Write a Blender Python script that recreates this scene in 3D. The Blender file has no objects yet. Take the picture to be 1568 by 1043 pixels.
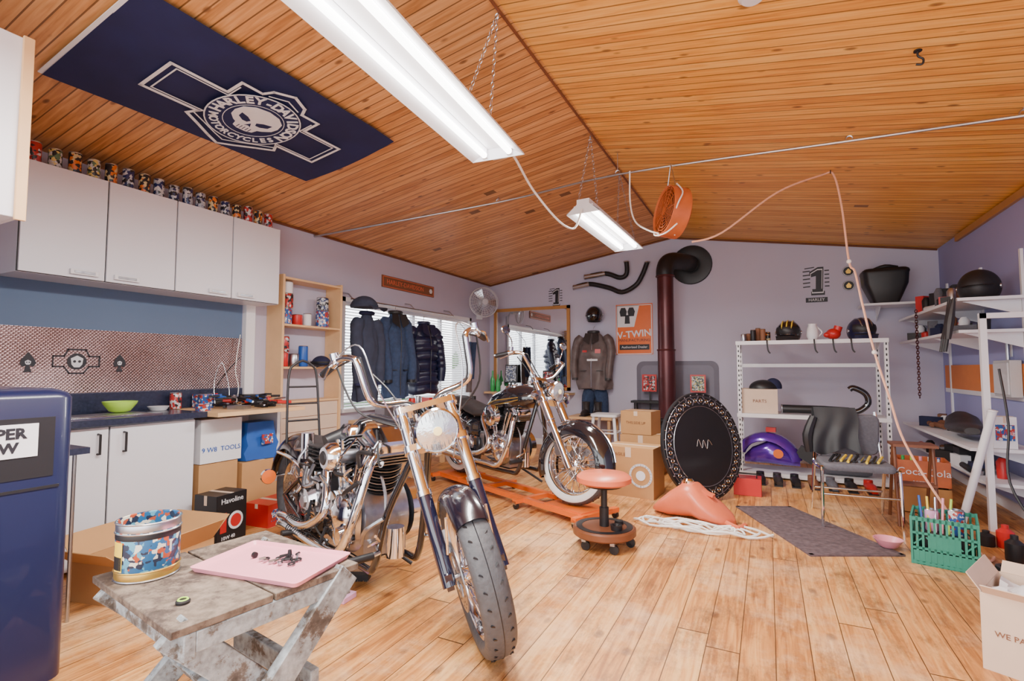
import bpy, math, random
from mathutils import Vector, Matrix
random.seed(7)
pi=math.pi
def T(x,y=None,z=None):
    return Matrix.Translation((x,y,z)) if y is not None else Matrix.Translation(x)
def RZ(d): return Matrix.Rotation(math.radians(d),4,'Z')
def RX(d): return Matrix.Rotation(math.radians(d),4,'X')
def RY(d): return Matrix.Rotation(math.radians(d),4,'Y')
# ------------------------------------------------------------ materials
MATS={}
def newmat(name):
    m=bpy.data.materials.new(name); m.use_nodes=True
    nt=m.node_tree; b=nt.nodes['Principled BSDF']
    return m,nt,b
def mat(name,col,rough=0.5,metal=0.0,var=0.08,scale=12,bump=0.0,emit=None,es=0,alpha=1,trans=0,coat=0):
    if name in MATS: return MATS[name]
    m,nt,b=newmat(name); N=nt.nodes; L=nt.links
    tc=N.new('ShaderNodeTexCoord'); nz=N.new('ShaderNodeTexNoise'); nz.inputs['Scale'].default_value=scale
    nz.inputs['Detail'].default_value=4
    L.new(tc.outputs['Object'],nz.inputs['Vector'])
    mx=N.new('ShaderNodeMix'); mx.data_type='RGBA'
    c=list(col)
    mx.inputs[6].default_value=[max(0,x*(1-var)) for x in c]+[1]
    mx.inputs[7].default_value=[min(1,x*(1+var)) for x in c]+[1]
    L.new(nz.outputs['Fac'],mx.inputs[0]); L.new(mx.outputs[2],b.inputs['Base Color'])
    b.inputs['Roughness'].default_value=rough; b.inputs['Metallic'].default_value=metal
    if bump:
        bp=N.new('ShaderNodeBump'); bp.inputs['Strength'].default_value=bump; bp.inputs['Distance'].default_value=0.01
        L.new(nz.outputs['Fac'],bp.inputs['Height']); L.new(bp.outputs[0],b.inputs['Normal'])
    if emit:
        b.inputs['Emission Color'].default_value=list(emit)+[1]; b.inputs['Emission Strength'].default_value=es
    if trans: b.inputs['Transmission Weight'].default_value=trans
    if coat: b.inputs['Coat Weight'].default_value=coat
    MATS[name]=m; return m
def ramp(N,stops):
    r=N.new('ShaderNodeValToRGB'); e=r.color_ramp.elements
    while len(e)<len(stops): e.new(0.5)
    for i,(p,c) in enumerate(stops):
        e[i].position=p; e[i].color=list(c)+[1]
    return r
def worn_paint(name,wood,paint,amount=.5,scale=9,rough=.75):
    """flaking paint over grey wood"""
    m,nt,b=newmat(name); N=nt.nodes; L=nt.links
    tc=N.new('ShaderNodeTexCoord'); mp=N.new('ShaderNodeMapping'); mp.inputs['Scale'].default_value=(1,1,1); L.new(tc.outputs['Object'],mp.inputs[0])
    nz=N.new('ShaderNodeTexNoise'); nz.inputs['Scale'].default_value=scale; nz.inputs['Detail'].default_value=10; nz.inputs['Roughness'].default_value=.75; L.new(mp.outputs[0],nz.inputs['Vector'])
    n2=N.new('ShaderNodeTexNoise'); n2.inputs['Scale'].default_value=scale*5; n2.inputs['Detail'].default_value=6; L.new(mp.outputs[0],n2.inputs['Vector'])
    cr=ramp(N,[(amount-.08,wood),(amount-.02,[x*1.8 for x in wood]),(amount+.02,paint),(amount+.15,[min(1,x*1.35) for x in paint])]); L.new(nz.outputs['Fac'],cr.inputs[0])
    mx=N.new('ShaderNodeMix'); mx.data_type='RGBA'; mx.blend_type='MULTIPLY'; mx.inputs[0].default_value=.7
    c2=ramp(N,[(.35,(.45,.42,.4)),(.6,(1,1,1))]); L.new(n2.outputs['Fac'],c2.inputs[0]); L.new(cr.outputs[0],mx.inputs[6]); L.new(c2.outputs[0],mx.inputs[7])
    L.new(mx.outputs[2],b.inputs['Base Color']); b.inputs['Roughness'].default_value=rough
    bp=N.new('ShaderNodeBump'); bp.inputs['Strength'].default_value=.5; bp.inputs['Distance'].default_value=.006; L.new(nz.outputs['Fac'],bp.inputs['Height']); L.new(bp.outputs[0],b.inputs['Normal'])
    MATS[name]=m; return m
def planks(name,along,width,c1,c2,c3,rough,groove,worn=None,length=2.6,bump=0.35,knotdark=(0.10,0.03,0.01),gdark=0.35,kn=(6.0,3.4)):
    m,nt,b=newmat(name); N=nt.nodes; L=nt.links
    def math_(op,a,bv=None,clamp=False):
        n=N.new('ShaderNodeMath'); n.operation=op; n.use_clamp=clamp
        for i,v in enumerate([a,bv]):
            if v is None: continue
            if isinstance(v,bpy.types.NodeSocket): L.new(v,n.inputs[i])
            else: n.inputs[i].default_value=v
        return n.outputs[0]
    tc=N.new('ShaderNodeTexCoord'); sp=N.new('ShaderNodeSeparateXYZ'); L.new(tc.outputs['Object'],sp.inputs[0])
    across=sp.outputs['X'] if along=='y' else sp.outputs['Y']
    longi=sp.outputs['Y'] if along=='y' else sp.outputs['X']
    s=math_('DIVIDE',across,width); idx=math_('FLOOR',s); fr=math_('FRACT',s)
    wn=N.new('ShaderNodeTexWhiteNoise'); wn.noise_dimensions='1D'; L.new(idx,wn.inputs['W'])
    l2=math_('ADD',math_('DIVIDE',longi,length),wn.outputs['Value'])
    li=math_('FLOOR',l2); lf=math_('FRACT',l2)
    wn2=N.new('ShaderNodeTexWhiteNoise'); wn2.noise_dimensions='2D'
    cb=N.new('ShaderNodeCombineXYZ'); L.new(idx,cb.inputs[0]); L.new(li,cb.inputs[1]); L.new(cb.outputs[0],wn2.inputs['Vector'])
    g=N.new('ShaderNodeCombineXYZ')
    L.new(math_('MULTIPLY',across,26),g.inputs[0]); L.new(math_('ADD',math_('MULTIPLY',longi,1.8),math_('MULTIPLY',wn2.outputs['Value'],37)),g.inputs[1]); L.new(math_('MULTIPLY',idx,3.1),g.inputs[2])
    nz=N.new('ShaderNodeTexNoise'); nz.inputs['Scale'].default_value=1.6; nz.inputs['Detail'].default_value=6; nz.inputs['Distortion'].default_value=0.8
    L.new(g.outputs[0],nz.inputs['Vector'])
    cr=ramp(N,[(0.32,c1),(0.52,c2),(0.72,c3)])
    f=math_('ADD',math_('MULTIPLY',nz.outputs['Fac'],0.80),math_('MULTIPLY',wn2.outputs['Value'],0.22))
    L.new(f,cr.inputs[0])
    kv=N.new('ShaderNodeCombineXYZ')
    L.new(math_('MULTIPLY',across,kn[0]),kv.inputs[0]); L.new(math_('MULTIPLY',longi,kn[1]),kv.inputs[1])
    vo=N.new('ShaderNodeTexVoronoi'); vo.inputs['Scale'].default_value=1.0; L.new(kv.outputs[0],vo.inputs['Vector'])
    kr=ramp(N,[(0.0,(1,1,1)),(0.085,(0.75,)*3),(0.15,(0,0,0))]); L.new(vo.outputs['Distance'],kr.inputs[0])
    mk=N.new('ShaderNodeMix'); mk.data_type='RGBA'; mk.inputs[7].default_value=list(knotdark)+[1]
    L.new(math_('MULTIPLY',kr.outputs[0],0.85),mk.inputs[0]); L.new(cr.outputs[0],mk.inputs[6])
    d=math_('MINIMUM',fr,math_('SUBTRACT',1.0,fr))
    gm=math_('LESS_THAN',d,groove/width)
    e=math_('MINIMUM',lf,math_('SUBTRACT',1.0,lf)); em=math_('LESS_THAN',e,0.0014)
    gg=math_('MAXIMUM',gm,em)
    col=mk.outputs[2]
    if worn:
        wz=N.new('ShaderNodeTexNoise'); wz.inputs['Scale'].default_value=1.1; wz.inputs['Detail'].default_value=9; wz.inputs['Roughness'].default_value=0.75
        L.new(tc.outputs['Object'],wz.inputs['Vector'])
        wr=ramp(N,[(0.48,(0,0,0)),(0.62,(1,1,1))]); L.new(wz.outputs['Fac'],wr.inputs[0])
        mw=N.new('ShaderNodeMix'); mw.data_type='RGBA'; mw.inputs[7].default_value=list(worn)+[1]
        L.new(math_('MULTIPLY',wr.outputs[0],0.5),mw.inputs[0]); L.new(col,mw.inputs[6]); col=mw.outputs[2]
        for (loc,scl,sc_,lo,hi,amt) in (((3.3,7.1,0),(2.6,1.1,1),1.3,.50,.66,.75),((9.3,2.1,0),(9,2.0,1),1.6,.56,.68,.6)):
            sc=N.new('ShaderNodeMapping'); sc.inputs['Location'].default_value=loc; sc.inputs['Scale'].default_value=scl; L.new(tc.outputs['Object'],sc.inputs[0])
            sz=N.new('ShaderNodeTexNoise'); sz.inputs['Scale'].default_value=sc_; sz.inputs['Detail'].default_value=10; sz.inputs['Roughness'].default_value=0.8; L.new(sc.outputs[0],sz.inputs['Vector'])
            sr=ramp(N,[(lo,(0,0,0)),(hi,(1,1,1))]); L.new(sz.outputs['Fac'],sr.inputs[0])
            ms=N.new('ShaderNodeMix'); ms.data_type='RGBA'; ms.inputs[7].default_value=(0.13,0.055,0.022,1)
            L.new(math_('MULTIPLY',sr.outputs[0],amt),ms.inputs[0]); L.new(col,ms.inputs[6]); col=ms.outputs[2]
        rr=ramp(N,[(0.3,(rough-.08,)*3),(0.7,(rough+.25,)*3)]); L.new(wz.outputs['Fac'],rr.inputs[0]); L.new(rr.outputs[0],b.inputs['Roughness'])
    else: b.inputs['Roughness'].default_value=rough
    mg=N.new('ShaderNodeMix'); mg.data_type='RGBA'; mg.inputs[7].default_value=[x*gdark for x in c1]+[1]
    L.new(math_('MULTIPLY',gg,0.9),mg.inputs[0]); L.new(col,mg.inputs[6]); col=mg.outputs[2]
    L.new(col,b.inputs['Base Color'])
    bp=N.new('ShaderNodeBump'); bp.inputs['Strength'].default_value=bump; bp.inputs['Distance'].default_value=0.006
    L.new(math_('SUBTRACT',math_('MULTIPLY',nz.outputs['Fac'],0.15),gg),bp.inputs['Height']); L.new(bp.outputs[0],b.inputs['Normal'])
    MATS[name]=m; return m

floor_m=planks('floor_pine_boards','y',0.135,(0.36,0.13,0.03),(0.64,0.28,0.075),(0.80,0.44,0.16),0.36,0.002,worn=(0.84,0.58,0.36),gdark=.18)
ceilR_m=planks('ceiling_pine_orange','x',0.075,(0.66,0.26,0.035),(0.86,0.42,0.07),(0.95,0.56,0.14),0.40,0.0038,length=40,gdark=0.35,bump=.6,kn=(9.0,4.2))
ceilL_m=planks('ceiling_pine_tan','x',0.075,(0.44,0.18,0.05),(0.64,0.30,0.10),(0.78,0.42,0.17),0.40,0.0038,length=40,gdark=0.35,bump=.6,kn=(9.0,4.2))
wall_m=mat('wall_lavender_paint',(0.52,0.50,0.63),0.8,var=0.04,scale=2,bump=0.03)
wallR_m=mat('wall_periwinkle_paint',(0.34,0.35,0.62),0.8,var=0.05,scale=2)
wallblue_m=mat('wall_steel_blue',(0.10,0.15,0.25),0.7,var=0.05,scale=3)
white=mat('white_paint',(0.78,0.78,0.82),0.45,var=0.02)
cabw=mat('cabinet_white_laminate',(0.74,0.74,0.81),0.35,var=0.02,scale=3)
dark=mat('black_plastic',(0.012,0.012,0.015),0.45)
blackg=mat('black_gloss_paint',(0.008,0.008,0.012),0.12,var=0.2,coat=1)
maroon=mat('maroon_paint',(0.05,0.006,0.012),0.15,coat=1)
chrome=mat('chrome',(0.80,0.81,0.85),0.10,1.0,var=0.03)
steel=mat('brushed_steel',(0.50,0.51,0.55),0.32,1.0,var=0.15,scale=30)
alu=mat('cast_aluminium',(0.36,0.37,0.41),0.36,1.0,var=0.3,scale=25,bump=0.2)
iron=mat('dark_iron',(0.035,0.033,0.036),0.5,0.6,var=0.3)
rubber=mat('tyre_rubber',(0.075,0.078,0.088),0.55,var=0.35,scale=50,bump=0.3)
wwall=mat('whitewall_rubber',(0.75,0.75,0.76),0.6)
gold=mat('gold_pinstripe',(0.65,0.42,0.10),0.3,0.8)
pine=mat('raw_pine',(0.74,0.47,0.24),0.5,var=0.12,scale=8)
oak=mat('oak_frame',(0.45,0.21,0.06),0.4,var=0.15)
card=mat('cardboard',(0.50,0.27,0.11),0.8,var=0.08)
cardl=mat('cardboard_light',(0.68,0.52,0.40),0.8,var=0.06)
red=mat('red_paint',(0.55,0.02,0.02),0.35)
orange=mat('orange_paint',(0.80,0.15,0.015),0.4)
salmon=mat('salmon_paint',(0.74,0.16,0.07),0.35,var=0.15)
heatc=mat('burnt_orange_enamel',(0.55,0.13,0.035),0.4,var=0.25)
green=mat('green_plastic',(0.03,0.27,0.19),0.45,var=0.12)
blue=mat('blue_plastic',(0.02,0.10,0.42),0.4)
navy=mat('navy_fabric',(0.012,0.015,0.055),0.85,var=0.3,scale=20,bump=0.15)
flagm=mat('flag_navy_cloth',(0.010,0.013,0.075),0.8,var=0.3,scale=6)
denim=mat('blue_denim',(0.03,0.05,0.11),0.9,var=0.5,scale=30,bump=0.2)
slate=mat('slate_cotton',(0.035,0.042,0.075),0.9,var=0.4,scale=14,bump=0.2)
leather=mat('worn_black_leather',(0.03,0.026,0.028),0.45,var=0.6,scale=9,bump=0.5)
leatherb=mat('worn_brown_leather',(0.11,0.08,0.078),0.5,var=0.65,scale=10,bump=0.6)
puffer=mat('puffer_navy_nylon',(0.010,0.013,0.045),0.38,var=0.3)
counter_m=mat('dark_laminate_counter',(0.025,0.03,0.06),0.22,var=0.6,scale=60)
yellowg=mat('lime_plastic',(0.45,0.75,0.08),0.4)
pink=mat('pink_plastic',(0.84,0.32,0.41),0.35,var=0.03)
lilac=mat('lilac_foam',(0.72,0.38,0.60),0.7)
greyf=mat('grey_fabric',(0.13,0.13,0.155),0.95,var=0.25,scale=60,bump=0.3)
bluefr=mat('deep_blue_steel',(0.008,0.012,0.05),0.33,var=0.1,scale=3,coat=.3)
purple=mat('purple_metallic_paint',(0.10,0.02,0.36),0.2,0.3,var=0.25,coat=1)
stovep=mat('stove_pipe_enamel',(0.085,0.022,0.026),0.35,0.4,var=0.6,scale=3)
bwood=mat('brown_wood',(0.18,0.06,0.025),0.45,var=0.3)
benchw=worn_paint('weathered_bench_wood',(0.07,0.05,0.04),(0.20,0.155,0.12),.48,7)
benchp=worn_paint('flaking_grey_paint',(0.10,0.085,0.075),(0.33,0.37,0.40),.47,8)
cord_w=mat('white_cord',(0.85,0.83,0.8),0.5)
cord_o=mat('peach_cord',(0.85,0.45,0.30),0.5)
glass=mat('clear_glass',(1,1,1),0.02,trans=1,var=0)
greengl=mat('green_glass',(0.05,0.45,0.12),0.1)
mirror_m=mat('mirror_silver',(0.85,0.87,0.88),0.02,1.0,var=0.0)
rubmat=mat('floor_mat_grey',(0.12,0.085,0.095),0.95,var=0.8,scale=30,bump=0.5)
tubeE=mat('fluorescent_tube',(1,1,1),0.4,emit=(1,0.97,0.93),es=12)
brown=mat('brown_card',(0.22,0.09,0.045),0.7)
white_ink=mat('white_ink',(0.78,0.78,0.83),0.8)
yellow=mat('yellow_paint',(0.85,0.6,0.05),0.4)
ink=mat('black_vinyl',(0.015,0.015,0.022),0.5)
greyw=mat('fan_grey',(0.62,0.62,0.66),0.4)
bulbm=mat('bulb_amber',(1,.75,.3),0.3,emit=(1,.8,.4),es=1.0)
lensm=mat('ribbed_lens_glass',(0.80,0.84,0.9),0.08,0.75,var=0.15,scale=50,bump=.25,coat=1)
def can_mat(name,cols,scale=55):
    if name in MATS: return MATS[name]
    m,nt,b=newmat(name); N=nt.nodes; L=nt.links
    tc=N.new('ShaderNodeTexCoord'); vo=N.new('ShaderNodeTexVoronoi'); vo.inputs['Scale'].default_value=scale
    vo.distance='MANHATTAN'
    L.new(tc.outputs['Object'],vo.inputs['Vector']); sp=N.new('ShaderNodeSeparateColor'); L.new(vo.outputs['Color'],sp.inputs[0])
    cr=ramp(N,[(i/len(cols),c) for i,c in enumerate(cols)]); cr.color_ramp.interpolation='CONSTANT'
    L.new(sp.outputs[0],cr.inputs[0]); L.new(cr.outputs[0],b.inputs['Base Color']); b.inputs['Roughness'].default_value=0.3
    MATS[name]=m; return m
K_=(0.02,0.02,0.025); S_=(0.55,0.55,0.57)
lab1=can_mat('label_red_silver',[(0.45,0.03,0.03),S_,K_,(0.45,0.03,0.03)])
lab2=can_mat('label_orange_black',[(0.65,0.16,0.02),K_,(0.6,0.48,0.25),K_])
lab3=can_mat('label_blue_white',[(0.03,0.10,0.33),(0.65,0.65,0.7),(0.4,0.04,0.03),(0.03,0.10,0.33)])
lab4=can_mat('label_green_yellow',[(0.10,0.18,0.10),K_,(0.65,0.5,0.15),S_])
lab5=can_mat('label_dark_blue',[(0.02,0.03,0.12),(0.35,0.38,0.45),K_,S_])
labt=can_mat('label_coffee_tin',[(0.02,0.12,0.28),(0.75,0.72,0.6),(0.45,0.08,0.03),(0.02,0.12,0.28),(0.10,0.35,0.5),(0.02,0.03,0.06)],60)
labs=[lab1,lab2,lab5,lab4,lab1,lab5,lab2]
def embossed():
    m,nt,b=newmat('embossed_metal_sheet'); N=nt.nodes; L=nt.links
    tc=N.new('ShaderNodeTexCoord'); mp=N.new('ShaderNodeMapping'); mp.inputs['Rotation'].default_value=(math.radians(45),0,0)
    L.new(tc.outputs['Object'],mp.inputs[0])
    ck=N.new('ShaderNodeTexVoronoi'); ck.inputs['Scale'].default_value=62; ck.inputs['Randomness'].default_value=0.0
    L.new(mp.outputs[0],ck.inputs['Vector'])
    cr=ramp(N,[(0.15,(0.58,0.46,0.46)),(0.7,(0.26,0.18,0.19))]); L.new(ck.outputs['Distance'],cr.inputs[0])
    n2=N.new('ShaderNodeTexNoise'); n2.inputs['Scale'].default_value=1.6; L.new(tc.outputs['Object'],n2.inputs['Vector'])
    c2=ramp(N,[(.35,(.55,.45,.42)),(.65,(1,1,1))]); L.new(n2.outputs['Fac'],c2.inputs[0])
    mx=N.new('ShaderNodeMix'); mx.data_type='RGBA'; mx.blend_type='MULTIPLY'; mx.inputs[0].default_value=1; L.new(cr.outputs[0],mx.inputs[6]); L.new(c2.outputs[0],mx.inputs[7])
    L.new(mx.outputs[2],b.inputs['Base Color'])
    bp=N.new('ShaderNodeBump'); bp.inputs['Strength'].default_value=0.9; bp.inputs['Distance'].default_value=0.006
    L.new(ck.outputs['Distance'],bp.inputs['Height']); L.new(bp.outputs[0],b.inputs['Normal'])
    b.inputs['Metallic'].default_value=0.9; b.inputs['Roughness'].default_value=0.28
    return m
emb_m=embossed()
# ------------------------------------------------------------ mesh builder
def empty(name,loc=(0,0,0),rz=0):
    e=bpy.data.objects.new(name,None); bpy.context.collection.objects.link(e)
    e.location=loc; e.rotation_euler=(0,0,math.radians(rz)); e.empty_display_size=0.1
    return e
def catmull(pts,k,closed=False):
    pts=[Vector(p) for p in pts]
    if k<=1 or len(pts)<3: return pts
    out=[]; n=len(pts)
    rng=range(n if closed else n-1)
    for i in rng:
        g=lambda j: pts[j%n] if closed else pts[max(0,min(n-1,j))]
        p0,p1,p2,p3=g(i-1),g(i),g(i+1),g(i+2)
        for s in range(k):
            t=s/k
            out.append(0.5*((2*p1)+(p2-p0)*t+(2*p0-5*p1+4*p2-p3)*t*t+(3*p1-p0-3*p2+p3)*t**3))
    if not closed: out.append(pts[-1])
    return out
class B:
    def __init__(s,name,parent=None,loc=(0,0,0),rz=0,bevel=0):
        s.name=name; s.parent=parent; s.loc=loc; s.rz=rz; s.v=[]; s.f=[]; s.mi=[]; s.mats=[]; s.M=Matrix.Identity(4); s.bevel=bevel
    def add(s,vs,fs,m,M=None):
        MM=s.M@M if M is not None else s.M
        o=len(s.v); s.v+= [tuple(MM@Vector(p)) for p in vs]
        if m not in s.mats: s.mats.append(m)
        k=s.mats.index(m)
        for f in fs: s.f.append([o+i for i in f]); s.mi.append(k)
        return s
    def box(s,c,sz,m,M=None,taper=1.0):
        x,y,z=[a/2 for a in sz]; t=taper
        vs=[(-x,-y,-z),(x,-y,-z),(x,y,-z),(-x,y,-z),(-x*t,-y*t,z),(x*t,-y*t,z),(x*t,y*t,z),(-x*t,y*t,z)]
        MM=T(*c)@M if M is not None else T(*c)
        return s.add(vs,[(3,2,1,0),(4,5,6,7),(0,1,5,4),(1,2,6,5),(2,3,7,6),(3,0,4,7)],m,MM)
    def bx(s,a,b,m):
        return s.box([(a[i]+b[i])/2 for i in range(3)],[abs(b[i]-a[i]) for i in range(3)],m)
    def tube(s,pts,r,m,n=8,k=1,closed=False,cap=True,rs=None):
        P=catmull(pts,k,closed); N=len(P); vs=[]; fs=[]
        if rs:
            R=[]
            for i in range(N):
                t=i/(N-1)*(len(rs)-1); j=min(int(t),len(rs)-2); R.append(rs[j]+(rs[j+1]-rs[j])*(t-j))
        else: R=[r]*N
        up=None
        for i in range(N):
            if closed: d=P[(i+1)%N]-P[i-1]
            else: d=P[min(i+1,N-1)]-P[max(i-1,0)]
            if d.length<1e-9: d=Vector((0,0,1))
            d.normalize()
            if up is None: up=Vector((0,0,1)) if abs(d.z)<0.9 else Vector((1,0,0))
            a=d.cross(up)
            if a.length<1e-5: a=d.orthogonal()
            a.normalize(); b=a.cross(d); b.normalize(); up=b
            for j in range(n):
                q=2*pi*j/n; vs.append(P[i]+(a*math.cos(q)+b*math.sin(q))*R[i])
        for i in range(N if closed else N-1):
            for j in range(n):
                i2=(i+1)%N; fs.append((i*n+j,i*n+(j+1)%n,i2*n+(j+1)%n,i2*n+j))
        if cap and not closed:
            fs.append(tuple(range(n-1,-1,-1))); fs.append(tuple(range((N-1)*n,N*n)))
        return s.add(vs,fs,m)
    def cyl(s,a,b,r,m,r2=None,n=16):
        return s.tube([a,b],r,m,n,rs=[r,r2 if r2 is not None else r])
    def lathe(s,prof,m,c=(0,0,0),axis='z',n=24,closed=False,M=None,cap=True):
        vs=[];fs=[];K=len(prof)
        for i in range(n):
            q=2*pi*i/n; cs,sn=math.cos(q),math.sin(q)
            for r,h in prof:
                if axis=='z': vs.append((r*cs,r*sn,h))
                elif axis=='y': vs.append((r*cs,h,r*sn))
                else: vs.append((h,r*cs,r*sn))
        for i in range(n):
            for j in range(K if closed else K-1):
                i2=(i+1)%n;j2=(j+1)%K
                fs.append((i*K+j,i2*K+j,i2*K+j2,i*K+j2))
        if cap and not closed:
            if prof[0][0]>1e-6: fs.append(tuple(i*K for i in range(n)))
            if prof[-1][0]>1e-6: fs.append(tuple(i*K+K-1 for i in range(n-1,-1,-1)))
        MM=T(*c)@M if M is not None else T(*c)
        return s.add(vs,fs,m,MM)
    def torus(s,c,R,r,m,axis='z',n=32,k=10,M=None,rb=None):
        rb=rb or r
        prof=[(R+r*math.cos(2*pi*j/k),rb*math.sin(2*pi*j/k)) for j in range(k)]
        return s.lathe(prof,m,c,axis,n,True,M)
    def sph(s,c,r,m,n=16,k=10,M=None,z0=-1,z1=1,cap=True):
        if not isinstance(r,(tuple,list)): r=(r,r,r)
        prof=[]
        a0=math.asin(z0);a1=math.asin(z1)
        for j in range(k+1):
            a=a0+(a1-a0)*j/k; prof.append((max(math.cos(a),1e-4 if abs(a)<1.57 else 0.0),math.sin(a)))
        MM=(M if M is not None else Matrix.Identity(4))@Matrix.Diagonal((r[0],r[1],r[2],1))
        return s.lathe(prof,m,c,'z',n,M=MM,cap=cap)
    def loft(s,rings,m,cap=True,M=None):
        n=len(rings[0]); vs=[p for r in rings for p in r]; fs=[]
        for i in range(len(rings)-1):
            for j in range(n): fs.append((i*n+j,i*n+(j+1)%n,(i+1)*n+(j+1)%n,(i+1)*n+j))
        if cap: fs.append(tuple(range(n-1,-1,-1))); fs.append(tuple(range((len(rings)-1)*n,len(rings)*n)))
        return s.add(vs,fs,m,M)
    def grid(s,fn,nu,nv,m,M=None):
        vs=[fn(i/nu,j/nv) for i in range(nu+1) for j in range(nv+1)]
        fs=[(i*(nv+1)+j,(i+1)*(nv+1)+j,(i+1)*(nv+1)+j+1,i*(nv+1)+j+1) for i in range(nu) for j in range(nv)]
        return s.add(vs,fs,m,M)
    def prism(s,pts,h,m,M=None):
        n=len(pts); vs=[(x,y,0) for x,y in pts]+[(x,y,h) for x,y in pts]
        fs=[tuple(range(n-1,-1,-1)),tuple(range(n,2*n))]+[(i,(i+1)%n,n+(i+1)%n,n+i) for i in range(n)]
        return s.add(vs,fs,m,M)
    def band(s,pts,w,h,m,M=None,closed=True):
        n=len(pts)
        for i in range(n if closed else n-1):
            a=Vector(pts[i]);b=Vector(pts[(i+1)%n]); d=(b-a)
            if d.length<1e-6: continue
            d.normalize(); nrm=Vector((-d.y,d.x))*w/2; a=a-d*w*0.4; b=b+d*w*0.4
            s.prism([tuple(a-nrm),tuple(b-nrm),tuple(b+nrm),tuple(a+nrm)],h,m,M)
        return s
    def text(s,body,size,m,M,ext=0.001,align='CENTER',sx=1.0,off=0):
        cu=bpy.data.curves.new('txt','FONT'); cu.body=body; cu.size=size; cu.extrude=ext; cu.align_x=align; cu.align_y='CENTER'; cu.resolution_u=2; cu.offset=off
        ob=bpy.data.objects.new('txt',cu); bpy.context.collection.objects.link(ob)
        me=bpy.data.meshes.new_from_object(ob)
        vs=[(v.co.x*sx,v.co.y,v.co.z) for v in me.vertices]; fs=[tuple(p.vertices) for p in me.polygons]
        s.add(vs,fs,m,M)
        bpy.data.objects.remove(ob); bpy.data.curves.remove(cu); bpy.data.meshes.remove(me)
        return s
    def done(s,angle=38):
        me=bpy.data.meshes.new(s.name); me.from_pydata(s.v,[],s.f)
        for m in s.mats: me.materials.append(m)
        me.polygons.foreach_set('material_index',s.mi)
        me.polygons.foreach_set('use_smooth',[True]*len(s.f))
        me.update(); me.validate()
        try: me.set_sharp_from_angle(angle=math.radians(angle))
        except Exception: pass
        ob=bpy.data.objects.new(s.name,me); bpy.context.collection.objects.link(ob)
        ob.location=s.loc; ob.rotation_euler=(0,0,math.radians(s.rz))
        if s.parent: ob.parent=s.parent
        if s.bevel:
            md=ob.modifiers.new('bevel','BEVEL'); md.width=s.bevel; md.segments=2; md.limit_method='ANGLE'; md.angle_limit=math.radians(50)
        return ob
def rr(x0,y0,x1,y1,r,k=4):
    out=[]
    for cx,cy,a0 in ((x1-r,y1-r,0),(x0+r,y1-r,90),(x0+r,y0+r,180),(x1-r,y0+r,270)):
        for i in range(k+1):
            a=math.radians(a0+90*i/k); out.append((cx+r*math.cos(a),cy+r*math.sin(a)))
    return out
def circ(r,n=24,c=(0,0)): return [(c[0]+r*math.cos(2*pi*i/n),c[1]+r*math.sin(2*pi*i/n)) for i in range(n)]
def onback(x,y,z): return T(x,y,z)@RX(90)
def onleft(x,y,z): return T(x,y,z)@RZ(90)@RX(90)
def onright(x,y,z): return T(x,y,z)@RZ(-90)@RX(90)

XL,XR,YB,YF=-4.2,1.82,7.5,-1.3
RXr,RZr=-1.2,3.1
ZL,ZR=2.62,2.61
sL=(RZr-ZL)/(RXr-XL); sR=(RZr-ZR)/(XR-RXr)
def zc(x): return RZr-(RXr-x)*sL if x<RXr else RZr-(x-RXr)*sR
# ------------------------------------------------------------ shell
b=B('floor'); b.bx((XL-.2,YF-0.6,-.1),(XR+.2,YB+.2,0),floor_m); b.done()
WY0,WY1,WZ0,WZ1=4.12,6.85,0.72,2.0
b=B('wall_left')
b.bx((XL-.15,YF,0),(XL,WY0,ZL+.05),wall_m); b.bx((XL-.15,WY1,0),(XL,YB,ZL+.05),wall_m)
b.bx((XL-.15,WY0,0),(XL,WY1,WZ0),wall_m); b.bx((XL-.15,WY0,WZ1),(XL,WY1,ZL+.05),wall_m); b.done()
b=B('wall_back'); pr=[(XL-.15,0),(XR+.15,0),(XR+.15,ZR+.02),(RXr,RZr+.05),(XL-.15,ZL+.02)]
b.prism(pr,.15,wall_m,T(0,YB+.15,0)@RX(90)); b.done()
b=B('wall_right'); b.bx((XR,1.0,0),(XR+.15,YB,ZR+.05),wallR_m); b.done()
b=B('wall_partition'); b.bx((XL,.2,0),(-2.5,.3,2.72),wall_m); b.done()
b=B('ceiling')
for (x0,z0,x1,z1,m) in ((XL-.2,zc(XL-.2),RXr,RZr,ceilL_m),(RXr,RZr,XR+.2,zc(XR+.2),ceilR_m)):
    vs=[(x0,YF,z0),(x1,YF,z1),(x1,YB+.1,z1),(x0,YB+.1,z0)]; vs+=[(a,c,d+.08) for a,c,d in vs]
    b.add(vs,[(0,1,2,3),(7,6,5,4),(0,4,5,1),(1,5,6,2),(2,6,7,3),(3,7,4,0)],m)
b.done()
b=B('trim_ridge'); b.cyl((RXr-.02,YF,RZr-.012),(RXr-.02,YB,RZr-.012),.009,bwood,n=6); b.done()
b=B('trim_right'); b.bx((XR-.03,1.2,ZR-.075),(XR-.002,6.8,ZR-.01),oak); b.done()
b=B('trim_left'); b.bx((XL+.002,3.2,ZL-.02),(XL+.02,YB-.01,ZL+.0),bwood); b.done()
b=B('trim_back')
for (xa,xb) in ((XL+.01,RXr),(RXr,XR-.01)):
    b.cyl((xa,YB-.01,zc(xa)-.015),(xb,YB-.01,zc(xb)-.015),.012,bwood,n=6)
b.done()
b=B('baseboard_back'); b.bx((XL+.01,YB-.02,0.0),(XR-.01,YB-.001,.09),white); b.done()
b=B('baseboard_right'); b.bx((XR-.02,1.2,0),(XR-.001,YB-.03,.09),white); b.done()
b=B('window_1'); x=XL
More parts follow.
